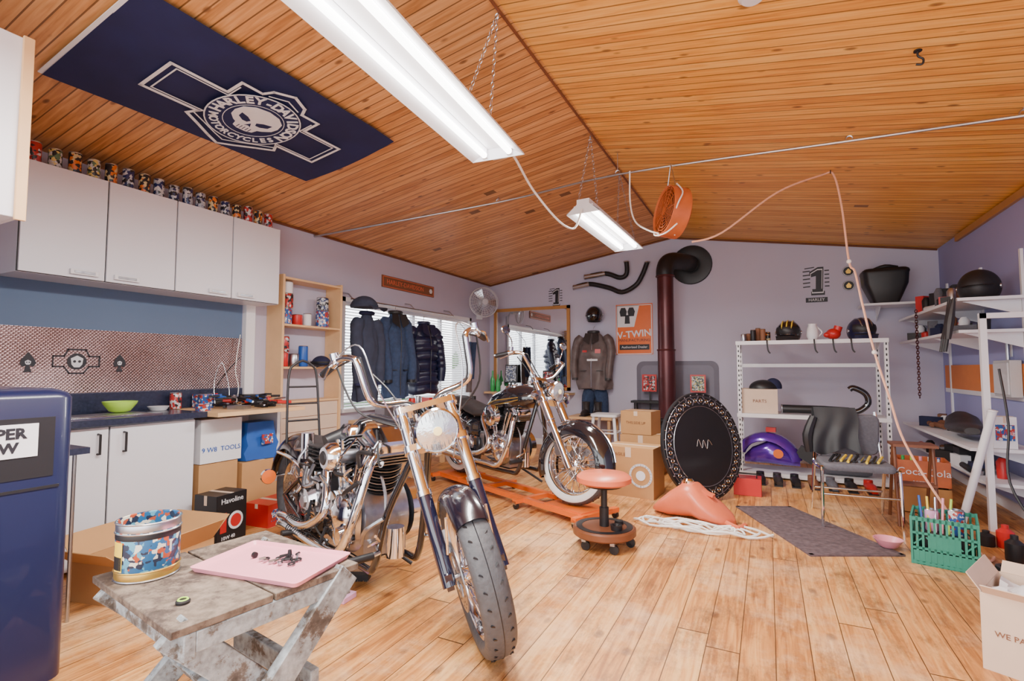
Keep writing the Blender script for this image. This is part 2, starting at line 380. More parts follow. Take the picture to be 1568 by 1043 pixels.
b.bx((x-.12,WY0,WZ0),(x+.03,WY0+.05,WZ1),white); b.bx((x-.12,WY1-.05,WZ0),(x+.03,WY1,WZ1),white)
b.bx((x-.12,WY0,WZ1-.05),(x+.03,WY1,WZ1),white); b.bx((x-.12,WY0,WZ0),(x+.06,WY1,WZ0+.04),white)
ym=(WY0+WY1)/2
b.bx((x-.1,ym-.03,WZ0+.04),(x-.05,ym+.03,WZ1-.05),white); b.bx((x-.1,6.1,WZ0+.04),(x-.05,6.15,WZ1-.05),white)
b.bx((x-.082,WY0+.05,WZ0+.04),(x-.078,WY1-.05,WZ1-.05),glass); b.done()
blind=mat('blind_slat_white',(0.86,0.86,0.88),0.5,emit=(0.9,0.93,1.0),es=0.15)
b=B('window_blind'); b.bx((x-.045,WY0+.06,WZ1-.09),(x-.005,WY1-.06,WZ1-.05),white)
z=WZ0+.07
while z<WZ1-.1:
    b.box((x-.025,(WY0+WY1)/2,z),(.036,WY1-WY0-.14,.002),blind,RY(30)); z+=.034
for yy in (WY0+.4,ym,WY1-.4): b.cyl((x-.004,yy,WZ0+.05),(x-.004,yy,WZ1-.06),.002,white,n=4)
b.done()
hedge=mat('outdoor_foliage',(0.10,0.25,0.07),0.9,var=0.8,scale=3)
b=B('garden_hedge')
b.grid(lambda u,v:(XL-5-.5*math.sin(u*31)*math.sin(v*9),u*16-2,v*1.9-.2+.12*math.sin(u*70)),60,12,hedge); b.done()
# ------------------------------------------------------------ kitchen
CX=-3.9
b=B('wall_cabinet_row',bevel=.003)
b.bx((XL+.003,1.31,1.77),(CX,3.08,2.45),cabw)
ys=[1.31,1.75,2.19,2.63,3.08]
for i in range(4):
    b.bx((CX+.004,ys[i]+.005,1.775),(CX+.02,ys[i+1]-.005,2.445),cabw)
    yy=(ys[i+1]-.12) if i%2==0 else ys[i]+.12
    b.box((CX+.032,yy,1.81),(.02,.15,.032),white); b.box((CX+.043,yy,1.81),(.004,.11,.016),alu)
b.bx((CX+.0005,1.31,1.772),(CX+.003,3.08,2.448),dark)
b.done()
b=B('wall_cabinet',bevel=.003)
b.bx((-4.1,.32,1.77),(-2.52,.84,2.47),cabw)
b.bx((-3.3,.843,1.775),(-2.525,.862,2.465),cabw); b.bx((-4.0,.843,1.775),(-3.31,.862,2.465),cabw)
b.bx((-2.518,.83,1.76),(-2.505,.865,2.475),pine)
b.done()
b=B('base_cabinet_row',bevel=.003)
b.bx((XL+.003,.32,.09),(-3.68,2.24,.85),cabw); b.bx((XL+.003,.32,0),(-3.75,2.2,.09),iron)
ys=[.65,1.18,1.71,2.24]
b.bx((-3.6795,.65,.02),(-3.676,2.24,.84),dark)
for i in range(3):
    b.bx((-3.675,ys[i]+.005,.02),(-3.66,ys[i+1]-.005,.84),cabw)
for yy in (1.65,1.79,1.12):
    b.tube([(-3.66,yy,.68),(-3.63,yy,.68),(-3.63,yy,.80),(-3.66,yy,.80)],.007,iron)
b.bx((XL+.003,.32,.852),(-3.62,2.3,.892),counter_m)
b.bx((XL+.003,2.3,.855),(-3.50,3.06,.885),pine)
b.bx((XL+.003,2.24,0),(XL+.02,3.06,.85),white); b.bx((XL+.02,3.03,0),(-3.8,3.06,.855),white)
b.bx((XL+.003,.32,.892),(XL+.025,3.06,1.03),counter_m)
b.bx((-4.05,1.3,.892),(-3.72,2.05,.90),chrome)
b.bx((-4.0,1.35,.901),(-3.77,2.0,.903),steel)
b.done()
b=B('metal_backsplash'); b.bx((XL+.003,.35,1.035),(XL+.012,2.95,1.47),emb_m)
def spade(b,M,s):
    b.prism([(0,1*s),(.45*s,.35*s),(.6*s,-.05*s),(.42*s,-.4*s),(.12*s,-.3*s),(.3*s,-.9*s),(-.3*s,-.9*s),(-.12*s,-.3*s),(-.42*s,-.4*s),(-.6*s,-.05*s),(-.45*s,.35*s)],.002,ink,M)
    b.prism([(-.22*s,.12*s),(0,.25*s),(.22*s,.12*s),(.2*s,-.08*s),(.1*s,-.2*s),(-.1*s,-.2*s),(-.2*s,-.08*s)],.0025,greyw,M)
    for sx in (-1,1): b.prism(circ(.06*s,8,(sx*.09*s,.02*s)),.003,ink,M)
spade(b,onleft(XL+.013,1.49,1.24),.068); spade(b,onleft(XL+.013,2.0,1.24),.068)
M=onleft(XL+.013,1.745,1.25)
b.band([(-.13,.035),(-.07,.035),(-.05,.08),(.05,.08),(.07,.035),(.13,.035),(.13,-.035),(.07,-.035),(.04,-.08),(-.04,-.08),(-.07,-.035),(-.13,-.035)],.009,.002,ink,M)
b.prism(circ(.055,18),.003,ink,M); b.prism([(-.035,.02),(0,.04),(.035,.02),(.03,-.02),(.015,-.04),(-.015,-.04),(-.03,-.02)],.004,greyw,M)
for sx in (-1,1): b.prism(circ(.009,8,(sx*.014,0)),.005,ink,M)
b.done()
b=B('trim_blue_panel'); b.bx((XL+.002,.35,1.47),(XL+.008,2.95,1.77),wallblue_m); b.bx((XL+.002,2.96,.9),(XL+.05,3.05,1.77),white); b.done()
def canobj(b,c,r,h,m,top=steel,n=18):
    b.lathe([(r*.94,0),(r,.004),(r,h*.94),(r*.92,h*.985),(r*.9,h),(r*.86,h-.006),(0,h-.006)],m,c,n=n)
    b.torus((c[0],c[1],c[2]+h),r*.9,.0035,top,n=n,k=5); b.lathe([(r*.88,0),(0,.001)],top,(c[0],c[1],c[2]+h-.004),n=n)
b=B('mixing_bowl'); b.lathe([(.03,0),(.06,.01),(.095,.06),(.1,.075),(.095,.075),(.055,.02),(0,.012)],yellowg,(-3.95,1.90,.904)); b.done()
b=B('countertop_cans')
canobj(b,(-3.8,1.34,.904),.035,.12,lab5); canobj(b,(-3.88,1.44,.904),.04,.09,steel)
b.lathe([(.05,0),(.06,.05),(.055,.05),(0,.01)],lab3,(-3.8,2.38,.886)); b.lathe([(.05,0),(.07,.03),(.065,.03),(0,.01)],white,(-4.05,2.2,.893)); canobj(b,(-4.1,2.35,.893),.04,.12,lab1)
b.done()
b=B('tool_pile')
for i in range(80):
    a=random.random()*6.3; p=Vector((-3.90+random.uniform(-.22,.3),2.79+random.uniform(-.24,.22),.886+random.random()*.09))
    d=Vector((math.cos(a),math.sin(a),random.uniform(-.1,.15)))*random.uniform(.04,.12)
    b.cyl(p-d*.5+Vector((0,0,.01)),p+d*.5+Vector((0,0,.012)),random.uniform(.006,.015),random.choice([steel,dark,red,iron,iron,dark,chrome,blue]),n=7)
b.box((-4.0,2.92,.935),(.16,.12,.09),dark); b.tube([(-4.0,2.6,.9),(-4.05,2.62,1.1),(-4.02,2.66,1.25),(-3.98,2.7,1.05),(-3.95,2.68,.9)],.004,steel,k=5)
b.tube([(-4.14,2.9,1.5),(-4.12,2.85,1.2),(-4.0,2.8,1.05),(-3.95,2.75,.92)],.004,cord_w,k=4,n=5); b.tube([(-4.14,2.9,1.3),(-4.1,2.7,1.1),(-4.05,2.6,.95)],.004,dark,k=4,n=5)
b.box((-4.08,2.55,.94),(.12,.1,.11),lab3); b.box((-3.7,2.6,.90),(.14,.09,.03),steel,RZ(20))
b.done()
b=B('beer_can_collection')
for i in range(17):
    yy=1.38+i*.101; canobj(b,(-3.938+random.uniform(-.004,.004),yy,2.452),.0345,.120+random.choice([0,.008,-.008]),labs[(i*3+i//3)%7])
b.done()
def carton(name,c,s,m,rz=0,open_=False,tape=True,lab=None,fl=1.0):
    b=B(name,loc=c,rz=rz); x,y,z=s
    t=.004
    if open_:
        b.box((0,0,t/2),(x,y,t),m)
        for sx,sy,wx,wy in ((x/2,0,t,y),(-x/2,0,t,y),(0,y/2,x,t),(0,-y/2,x,t)): b.box((sx,sy,z/2),(wx,wy,z),m)
        fh=x*.42*fl
        for sx,rot in ((x/2,35),(-x/2,-35)): b.box((math.copysign(x/2+fh*.5*.57,sx),0,z+fh*.41),(t,y*.96,fh),m,RY(rot))
        fh=y*.4*fl
        for sy,rot in ((y/2,-50),(-y/2,50)): b.box((0,math.copysign(y/2+fh*.38,sy),z+fh*.32),(x*.96,t,fh),m,RX(rot))
    else:
        b.box((0,0,z/2),(x,y,z),m); b.box((0,0,z+.001),(x*.995,y*.12,.002),cardl if tape else m)
        b.box((0,0,z+.0005),(x*.99,.002,.0025),iron)
        b.box((0,-y/2-.001,z*.9),(x*.12,.002,z*.2),cardl)
    if lab: lab(b,x,y,z)
    return b.done()
def lbl(txt,m,sz,side='-y',bg=None,zz=.5):
    def f(b,x,y,z):
        if side=='-y':
            if bg: b.box((0,-y/2-.002,z*zz),(x*.8,.002,z*.5),bg)
            b.text(txt,sz,m,T(0,-y/2-.004,z*zz)@RX(90))
        else:
            if bg: b.box((x/2+.002,0,z*zz),(.002,y*.8,z*.5),bg)
            b.text(txt,sz,m,T(x/2+.004,0,z*zz)@RZ(90)@RX(90))
    return f
def oil(b,x,y,z):
    b.box((x/2+.002,0,z*.5),(.002,y*.98,z*.98),dark)
    M=T(x/2+.005,0,0)@RZ(90)@RX(90)
    b.text('Havoline',.052,white_ink,M@T(0,z*.86,0)); b.prism(circ(.062,20,(0.03,z*.42)),.002,white_ink,M); b.prism(circ(.045,20,(0.03,z*.42)),.003,red,M)
    b.text('10W 40',.035,white_ink,M@T(-.03,z*.1,0)); b.box((x/2+.004,-.07,z*.42),(.002,.05,z*.4),red)
carton('oil_carton',(-3.48,2.33,0),(.2,.25,.33),dark,8,lab=oil)
carton('cardboard_box',(-3.84,2.45,0),(.28,.3,.5),card,0,lab=lbl('FRAGILE',brown,.04,'+x'))
carton('cardboard_box',(-3.84,2.82,0),(.28,.36,.46),card,0)
carton('storage_carton',(-3.84,2.46,.505),(.3,.32,.32),white,0,lab=lbl('9 W8  TOOLS',blue,.05,'+x',zz=.3))
carton('red_parts_box',(-3.52,2.78,0),(.24,.3,.17),red,5,lab=lbl('PARTS KIT',white_ink,.05,'+x',bg=lab3))
b=B('blue_shopping_bag',loc=(-3.84,2.83,.465)); 
b.loft([[(.12*sx*(1-.1*k*.5)+.012*math.sin(k*2+sy*3),.15*sy*(1-.05*k)+.012*math.sin(k*3+sx),.06*k) for sx,sy in ((1,-1),(1,-.4),(1.1,.2),(1.15,1),(0,1.1),(-1,1),(-1,-1),(0,-1.1))] for k in range(6)],blue)
b.box((.14,.03,.16),(.01,.1,.08),lab3); b.done()
carton('cardboard_box',(-3.12,1.66,0),(.42,.5,.20),card,12,open_=True,fl=.8)
carton('cardboard_box',(-2.78,2.02,0),(.24,.2,.14),card,-20,open_=False)
b=B('blue_fridge',bevel=0)
def rbox(b,x0,y0,z0,x1,y1,z1,r,m):
    pts=rr(x0,y0,x1,y1,r,5); cx,cy=(x0+x1)/2,(y0+y1)/2
    rings=[]
    for dz,ins in ((0,0),(z1-z0-r*.6,0),(z1-z0-r*.3,.01),(z1-z0-.008,.028),(z1-z0,.05)):
        rings.append([(cx+(px-cx)*(1-ins/abs(x1-x0)*2),cy+(py-cy)*(1-ins/abs(y1-y0)*2),z0+dz) for px,py in pts])
    b.loft(rings,m)
FX=-2.42; FY=1.02
rbox(b,-3.1,.33,0.04,FX,FY,1.125,.06,bluefr)
b.box((-2.78,.64,.02),(.5,.5,.04),dark)
b.bx((FX-.001,.42,.80),(FX+.003,.95,1.02),dark)
b.bx((FX+.002,.42,.88),(FX+.007,.90,1.00),white_ink)
b.text('COPPER',.052,ink,onleft(FX+.008,.77,.965),off=.002); b.text('& 55W',.05,ink,onleft(FX+.008,.77,.915),off=.002)
b.tube([(FX,.5,.2),(FX+.04,.5,.22),(FX+.04,.5,.70),(FX,.5,.72)],.012,chrome,k=3)
b.bx((FX-.001,.36,.755),(FX+.004,.97,.765),dark)
b.done()
b=B('side_table'); b.bx((-3.35,1.05,.79),(-2.95,1.30,.82),counter_m)
for xx in (-3.3,-3.0):
    for yy in (1.08,1.26): b.tube([(xx,yy,.79),(xx,yy,.4),(xx,yy,0)],.009,steel)
b.done()
b=B('open_shelf_unit',bevel=.002)
b.bx((XL+.003,3.2,.9),(-3.98,3.225,2.08),pine); b.bx((XL+.003,3.91,.45),(-3.98,3.935,2.08),pine)
for z in (2.06,1.62,1.22,.90): b.bx((XL+.004,3.226,z-.02),(-3.98,3.909,z),pine)
b.bx((XL+.004,3.226,.46),(-4.0,3.909,.88),cardl)
for z in (.6,.74): b.bx((-3.999,3.24,z),(-3.995,3.9,z+.004),brown)
b.done()
b=B('paint_tins')
for (yy,z,r,h,m) in ((3.31,1.622,.055,.15,lab3),(3.32,1.774,.055,.14,lab1),(3.32,1.916,.05,.11,white),(3.44,1.622,.05,.1,red),(3.56,1.622,.04,.12,white),(3.75,1.622,.065,.17,lab3),(3.75,1.795,.06,.13,lab5),
   (3.29,1.222,.045,.13,red),(3.3,1.355,.045,.15,lab1),(3.41,1.222,.05,.12,steel),(3.52,1.222,.045,.2,blue)):
    canobj(b,(-4.07,yy,z),r,h,m)
b.done()
def cap(name,c,rz,m=navy,m2=dark,s=1):
    b=B(name,loc=c,rz=rz); b.sph((0,0,0),(.09*s,.1*s,.085*s),m,z0=0,z1=1,k=7)
    b.grid(lambda u,v:(( (v-.5)*.17*s),-.07*s-.1*s*u*math.sqrt(max(0,1-(2*v-1)**2)*.8+.2),.012-.02*u-.03*(2*v-1)**2*u),5,8,m2)
    b.lathe([(.092*s,0),(.1*s,.02),(.095*s,.035)],m2,n=20,cap=False); b.done()
cap('peaked_cap',(-4.06,3.74,1.24),60,navy,dark,1.1)
b=B('tin_sign'); b.bx((XL+.001,4.78,2.205),(XL+.012,5.86,2.355),brown); 
b.band([(-.52,-.062),(.52,-.062),(.52,.062),(-.52,.062)],.007,.003,salmon,onleft(XL+.012,5.32,2.28))
b.text('HARLEY-DAVIDSON',.080,salmon,onleft(XL+.015,5.24,2.28),sx=1.05); b.prism(circ(.035,6,(.46,0)),.004,white_ink,onleft(XL+.013,5.32,2.28)); b.done()
# ------------------------------------------------------------ clothes
def jacket(name,c,rz,H,W,m,m2=None,D=.11,sleeve=True,ribs=0,open_front=True,L=None,patch=None,ph=0,zip_=steel):
    b=B(name,loc=c,rz=rz)
    n=36; rings=[]; K=22+ribs*2
    for i in range(K+1):
        t=i/K; z=-H+H*t*.92
        w=W*(.5+.03*math.sin(t*6)); w*= (1 if t<.8 else 1-.45*((t-.8)/.2)**1.4)
        d=D*(1 if t<.7 else 1-.45*((t-.7)/.3)); 
        if ribs: k=abs(math.sin(t*pi*ribs)); w*=.94+.08*k; d*=.8+.28*k
        ring=[]
        for j in range(n):
            a=2*pi*j/n; ww=1+(.09*math.sin(a*5+t*4+ph)*(1-t)+.05*math.sin(a*9-t*7+ph*2)+.03*math.sin(a*3+t*17+ph))*(0.4 if ribs else 1)
            ring.append((w*math.cos(a)*ww,d*math.sin(a)*ww*(1+.15*math.sin(t*11+ph)),z+.012*math.sin(a*3+ph)*(1-t)))
        rings.append(ring)
    rings.append([(x*.5,y*.7,0-.0) for x,y,_ in rings[-1]])
    b.loft(rings,m)
    b.torus((0,0,-.01),.075,.022,m2 or m,n=18,k=8,M=Matrix.Diagonal((1,.8,1,1)))
    if sleeve:
        L=L or H*.82
        for sx in (-1,1):
            e=.03*math.sin(ph*3+sx)
            pts=[(sx*W*.36,0,-.07*H-.02),(sx*W*.50,-.01,-.16*H-.04),(sx*W*.55,-.03,-.42*L),(sx*(W*.52+e),-.07,-.7*L),(sx*(W*.48+e),-.08,-L)]
            b.tube(pts,0,m,n=12,k=6,rs=[.06,.078,.062,.07,.056,.06,.046])
            b.cyl((sx*(W*.48+e),-.08,-L+.03),(sx*(W*.48+e),-.08,-L-.005),.05,m2 or m,n=12)
            if ribs:
                for q in range(6):
                    b.torus((sx*(W*.53),-.02-.01*q,-.2*H-q*.1*L),.048,.024,m,n=12,k=6)
    if open_front:
        b.tube([(.005,-D*.62,-.05),(.01,-D*1.08,-H*.3),(.0,-D*1.12,-H*.6),(0,-D*1.12,-H*.97)],.005,zip_,n=5,k=3)
        for sx in (-1,1):
            b.add([(sx*.01,-D*.66,-.03),(sx*.1,-D*.75,-.03),(sx*.12,-D*1.08,-.14),(sx*.02,-D*1.2,-.2)],[(0,1,2,3)],m2 or m)
            b.box((sx*W*.25,-D*.98,-H*.68),(W*.2,.02,.008),m2 or m,RZ(sx*12))
    if patch:
        b.box((W*.2,-D*1.02,-H*.35),(.08,.012,.06),patch,RZ(12)); b.box((-W*.2,-D*1.02,-H*.35),(.07,.012,.03),patch,RZ(-12))
        b.box((0.02,-D*1.12,-H*.5),(.16,.012,.03),white_ink)
    b.tube([(0,0,0),(0,0.0,.05),(.02,.02,.08)],.004,steel,n=5,k=2)
    b.done()
b=B('coat_rail'); b.cyl((-4.02,4.1,1.96),(-4.02,6.1,1.96),.010,steel,n=8)
for yy in (4.12,5.2,6.08): b.tube([(XL+.03,yy,2.04),(-4.08,yy,2.02),(-4.02,yy,1.96)],.008,steel)
b.done()
jacket('cotton_jacket',(-3.98,4.30,1.83),84,.98,.30,slate,navy,.10,ph=1,open_front=False)
jacket('denim_jacket',(-3.96,4.76,1.88),74,1.02,.32,denim,dark,.11,ph=2.3,zip_=iron)
jacket('puffer_jacket',(-3.96,5.32,1.80),74,.92,.42,puffer,puffer,.14,ribs=8,zip_=iron)
cap('baseball_cap',(-3.88,4.15,1.86),110,slate,slate,1.5)
b=B('hanging_scarf',loc=(-3.99,6.5,1.6)); b.grid(lambda u,v:(.03*math.sin(v*9+u*3),(v-.5)*(.25-.05*u),-u*.75),12,14,leatherb); b.grid(lambda u,v:(.05+.03*math.sin(v*9+u*3),(v-.5)*(.2-.05*u),-u*.55),12,14,denim); b.tube([(0,0,0),(0,0,.1),(-.18,0,.3)],.006,steel,k=2); b.done()
def fan(name,c,rz,r,m,cage,tilt=0,mount=True):
    b=B(name,loc=c,rz=rz); b.M=RX(tilt)
    for k in range(7): b.torus((0,-.05,0),r*(k+1)/7,.0025,cage,axis='y',n=32,k=4)
    for k in range(24):
        a=2*pi*k/24; b.tube([(0,-.07,0),(r*.6*math.cos(a),-.065,r*.6*math.sin(a)),(r*math.cos(a),-.03,r*math.sin(a)),(r*.95*math.cos(a),.03,r*.95*math.sin(a)),(r*.25*math.cos(a),.06,r*.25*math.sin(a))],.0022,cage,n=4)
    b.torus((0,0,0),r,.008,m,axis='y',n=36,k=6)
    b.lathe([(0,-.085),(r*.2,-.08),(r*.22,-.06),(0,-.06)],m,axis='y')
    b.lathe([(0,0.02),(r*.3,.03),(r*.33,.12),(r*.2,.16),(0,.165)],m,axis='y')
    for k in range(3):
        b.grid(lambda u,v:(r*(.15+.72*u),-.02+.04*(v-.5)*(1),r*.38*(v-.5)*(0.5+u)),6,4,steel,RY(120*k))
    if mount: 
        b.M=Matrix.Identity(4); b.tube([(0,.1,0),(0,.16,-.05),(0,.2,-.15)],.018,m,k=3); b.box((0,.21,-.18),(.1,.04,.14),m)
    b.done()
fan('wall_fan',(-3.95,6.85,2.24),50,.23,greyw,greyw)
b=B('window_workbench'); b.bx((XL+.07,4.2,.60),(-3.72,6.8,.635),pine)
for yy in (4.25,5.5,6.75):
    for xx in (-4.08,-3.78): b.box((xx,yy,.30),(.05,.05,.6),pine)
b.done()
b=B('workbench_clutter')
for i in range(40):
    yy=4.35+random.random()*2.3; xx=-3.90+random.uniform(-.08,.12); m=random.choice([dark,white,iron,steel,red,lab1,lab3,card,greyf,lab5]); h=random.uniform(.06,.22)
    if i%3: b.box((xx,yy,.637+h/2),(random.uniform(.08,.18),random.uniform(.08,.18),h),m,RZ(random.uniform(-40,40)))
    else: canobj(b,(xx,yy,.637),.04,h,m)
b.done()
carton('cardboard_box',(-3.45,4.0,0),(.45,.4,.36),card,15)
carton('plastic_storage_bin',(-3.5,3.5,0),(.4,.45,.34),white,-8)
# ------------------------------------------------------------ flag
b=B('skull_flag')
fx0,fx1,fy0,fy1=-3.33,-2.42,1.18,2.87
def fz(x,y): return zc(x)-.03-.016*math.sin(y*9)*math.sin((x+3.3)*3.4)-.014*math.sin((x+3.33)/.91*pi)
b.grid(lambda u,v:(fx0+(fx1-fx0)*u+.02*math.sin(v*pi),fy0+(fy1-fy0)*v,fz(fx0+(fx1-fx0)*u,fy0+(fy1-fy0)*v)),24,40,flagm)
b.box((-2.875,fy0-.008,zc(-2.875)-.025),(.92,.02,.006),white_ink,RY(-math.degrees(math.atan(sL))))
ct=Vector((-2.87,2.06,zc(-2.87)-.066)); ang=math.atan(sL)
ux=Vector((math.cos(ang),0,math.sin(ang))); ry=Vector((0,1,0)); nn=ry.cross(ux)
FM=Matrix((( ry.x,ux.x,nn.x,ct.x),(ry.y,ux.y,nn.y,ct.y),(ry.z,ux.z,nn.z,ct.z),(0,0,0,1)))
sh=[(-.58,.14),(-.27,.14),(-.27,.27),(-.14,.27),(-.11,.33),(0,.38),(.11,.33),(.14,.27),(.27,.27),(.27,.14),(.58,.14),(.58,-.14),(.27,-.14),(.30,-.20),(.20,-.26),(.09,-.33),(0,-.38),(-.09,-.33),(-.20,-.26),(-.30,-.20),(-.27,-.14),(-.58,-.14)]
b.band(sh,.019,.001,white_ink,FM)
sh2=[(x*.93,y*.84) for x,y in sh]
n=len(sh2)
for i in range(n):
    a,c=sh2[i],sh2[(i+1)%n]
    if math.hypot(*a)>.275 and math.hypot(*c)>.275: b.band([a,c],.008,.001,white_ink,FM,closed=False)
b.prism(circ(.272,40),.0012,flagm,FM)
b.band(circ(.272,40),.008,.0022,white_ink,FM)
b.band(circ(.175,36),.004,.0022,white_ink,FM)
for i,chh in enumerate('HARLEY-DAVIDSON'):
    a=math.radians(188-i*196/14.); b.text(chh,.092,white_ink,FM@T(.223*math.cos(a),.223*math.sin(a),.002)@RZ(math.degrees(a)-90),off=.003)
for i,chh in enumerate('MOTORCYCLES'):
    a=math.radians(208+i*124/10.); b.text(chh,.070,white_ink,FM@T(.226*math.cos(a),.226*math.sin(a),.002)@RZ(math.degrees(a)+90),off=.002)
sk=[(-.15,.03),(-.135,.09),(-.08,.135),(0,.152),(.08,.135),(.135,.09),(.15,.03),(.14,-.02),(.10,-.06),(.075,-.075),(.065,-.115),(.03,-.13),(-.03,-.13),(-.065,-.115),(-.075,-.075),(-.10,-.06),(-.14,-.02)]
b.prism(sk,.003,white_ink,FM)
for sx in (-1,1):
    b.prism([(sx*p[0],p[1]) for p in ((.02,-.005),(.055,.02),(.105,.035),(.1,-.005),(.06,-.03),(.03,-.03))][::sx],.0045,flagm,FM)
b.prism([(0,-.03),(.02,-.07),(.005,-.06),(-.005,-.06),(-.02,-.07)],.0045,flagm,FM)
for k in range(-2,3): b.prism([(k*.02-.002,-.085),(k*.02+.002,-.085),(k*.02+.002,-.12),(k*.02-.002,-.12)],.0045,flagm,FM)
b.done()
# ------------------------------------------------------------ fluorescent fixtures
def fixture(name,p0,p1,w,lx):
    p0=Vector(p0);p1=Vector(p1); L=(p1-p0).length; d=(p1-p0).normalized()
    pitch=math.asin(d.z); yaw=math.atan2(-d.x,d.y)
    RM=Matrix.Rotation(yaw,4,'Z')@Matrix.Rotation(pitch,4,'X')
    b=B(name); b.M=T(*p0)@RM
    b.box((0,L/2,.035),(w*.38,L,.05),white)
    for sx in (-1,1):
        b.add([(sx*w*.19,0,.02),(sx*w*.19,L,.02),(sx*w*.5,L,-.045),(sx*w*.5,0,-.045),(sx*w*.5,0,-.055),(sx*w*.5,L,-.055),(sx*w*.19,L,.008),(sx*w*.19,0,.008)],[(0,1,2,3),(3,2,5,4),(4,5,6,7)],white)
        b.cyl((sx*w*.24,.03,-.03),(sx*w*.24,L-.03,-.03),.018,tubeE,n=12)
        for yy in (.02,L-.02): b.box((sx*w*.24,yy,-.015),(.03,.02,.06),white)
    for yy in (.005,L-.005):
        b.prism([(-w*.5,-.055),(w*.5,-.055),(w*.19,.02),(w*.19,.06),(-w*.19,.06),(-w*.19,.02)],.006,white,T(0,yy,0)@RX(90))
    b.box((0,L+.01,-.01),(.09,.03,.07),greyw)
    b.M=Matrix.Identity(4)
    for q in lx:
        bp=p0+d*(q*L)+Vector((0,0,.06))
        for sx in (-1,1):
            top=Vector((RXr-.03,bp.y,RZr-.02)); bt=bp+Vector((sx*w*.3,0,-.03))
            n=int((top-bt).length/.03)
            for i in range(n):
                c=bt+(top-bt)*((i+.5)/n); dd=(top-bt).normalized()
                q4=dd.to_track_quat('Z','Y').to_matrix().to_4x4()
                b.torus((0,0,0),.009,.0022,steel,axis='x' if i%2 else 'y',n=8,k=4,M=T(*c)@q4@Matrix.Diagonal((1,1,1.7,1)))
    b.done()
    ld=bpy.data.lights.new(name+'_lamp','AREA'); ld.shape='RECTANGLE'; ld.size=w*.8; ld.size_y=L*.95; ld.energy=66*L; ld.color=(1,.96,.90)
    lo=bpy.data.objects.new(name+'_lamp',ld); bpy.context.collection.objects.link(lo)
    c=p0+d*(L*.5)+Vector((0,0,-.08)); lo.location=c; lo.rotation_euler=(pitch,0,yaw)
fixture('fluorescent_shop_light',(-1.20,.25,2.5),(-1.40,2.6,2.5),.33,(.1,.86))
fixture('fluorescent_shop_light',(-1.27,3.76,2.48),(-1.17,4.85,2.40),.28,(.08,.9))
b=B('ceiling_conduit'); cp=[(XL+.01,3.73,2.58),(-2.36,4.38,2.86),(-1.13,4.3,2.90),(.545,4.12,2.78),(1.34,3.82,2.64),(XR-.01,3.66,2.56)]
b.tube(cp,.011,steel,n=8,k=4)
for (x,y,z) in cp[1:5]: b.torus((x,y,z+.015),.02,.005,steel,axis='y',n=12,k=5); b.cyl((x,y,z+.03),(x,y,zc(x)),.004,steel,n=5)
b.done()
for (x,y) in ((.71,3.1),(.45,2.2)):
    b=B('ceiling_hook'); z=zc(x); b.tube([(x,y,z),(x,y,z-.03),(x+.02,y,z-.05),(x+.015,y,z-.075),(x-.01,y,z-.07)],.005,iron,k=4); b.lathe([(.018,0),(.018,-.006),(0,-.008)],iron,(x,y,z)); b.done()
b=B('smoke_detector'); b.lathe([(.06,0),(.06,-.02),(.045,-.035),(0,-.037)],white,(-.02,2.46,zc(0)-.001)); b.done()
b=B('drum_heater',loc=(-.66,4.17,2.46),rz=-56)
b.M=RX(-8)
b.lathe([(.2,-.07),(.205,-.065),(.205,.07),(.2,.075),(.19,.07),(.19,-.06)],heatc,axis='y',n=36,closed=True)
for k in range(7): b.torus((0,-.06,0),.03+.025*k,.003,heatc,axis='y',n=30,k=4)
for k in range(12):
    a=pi*k/6; b.cyl((0,-.065,0),(.195*math.cos(a),-.06,.195*math.sin(a)),.0025,heatc,n=4)
b.lathe([(0,-.03),(.06,-.03),(.07,.05),(0,.06)],iron,axis='y'); b.lathe([(0,-.075),(.035,-.07),(0,-.06)],heatc,axis='y')
for k in range(4): b.grid(lambda u,v:(.05+.12*u,.02*(v-.5),.09*(v-.5)*(.5+u)),4,3,iron,RY(90*k))
b.lathe([(.19,.06),(.15,.1),(0,.1)],heatc,axis='y',n=30); b.lathe([(.19,.055),(.0,.055)],iron,axis='y',n=30)
b.M=Matrix.Identity(4)
b.tube([(-.08,0,.19),(-.04,0,.3),(0,0,.40),(.04,0,.3),(.08,0,.19)],.004,steel,n=5)
b.tube([(.05,0,-.2),(.1,-.05,-.12),(.22,-.05,.0),(.2,0,.1),(.1,0,.2)],.006,cord_w,n=6,k=4)
b.tube([(-.16,-.08,-.12),(-.05,-.12,-.18),(.1,-.10,-.2),(.2,-.05,-.15)],.006,cord_w,n=6,k=4)
b.done()
b=B('power_cord'); b.tube([(-1.36,2.64,2.50),(-1.34,2.7,2.48),(-1.4,3.1,2.42),(-1.36,3.45,2.30),(-1.32,3.65,2.28),(-1.29,3.70,2.34),(-1.27,3.73,2.45)],.008,cord_w,n=6,k=6)
b.tube([(-1.0,4.2,2.87),(-1.0,4.2,2.6),(-.95,4.15,2.42),(-.85,4.12,2.33),(-.75,4.1,2.28)],.007,cord_w,n=6,k=6)
b.done()
b=B('extension_cord'); b.tube([(-.52,4.25,2.22),(-.3,4.3,2.28),(.1,4.55,2.62),(.44,4.82,2.80),(.52,4.82,2.79),(.56,4.75,2.5),(.59,4.7,2.04),(.62,4.66,1.95),(.65,4.6,1.7),(.70,4.5,1.32),(.76,4.4,1.0),(.83,4.36,.69),(1.0,4.30,.32),(1.16,4.24,.05),(1.2,4.2,.012),(1.25,4.3,.01)],.008,cord_o,n=6,k=6)
for p in ((.59,4.7,2.04),(.70,4.5,1.32)): b.sph(p,.018,cord_w,n=8,k=6)
b.tube([(.50,4.82,2.8),(.5,4.8,2.83)],.004,iron); b.done()
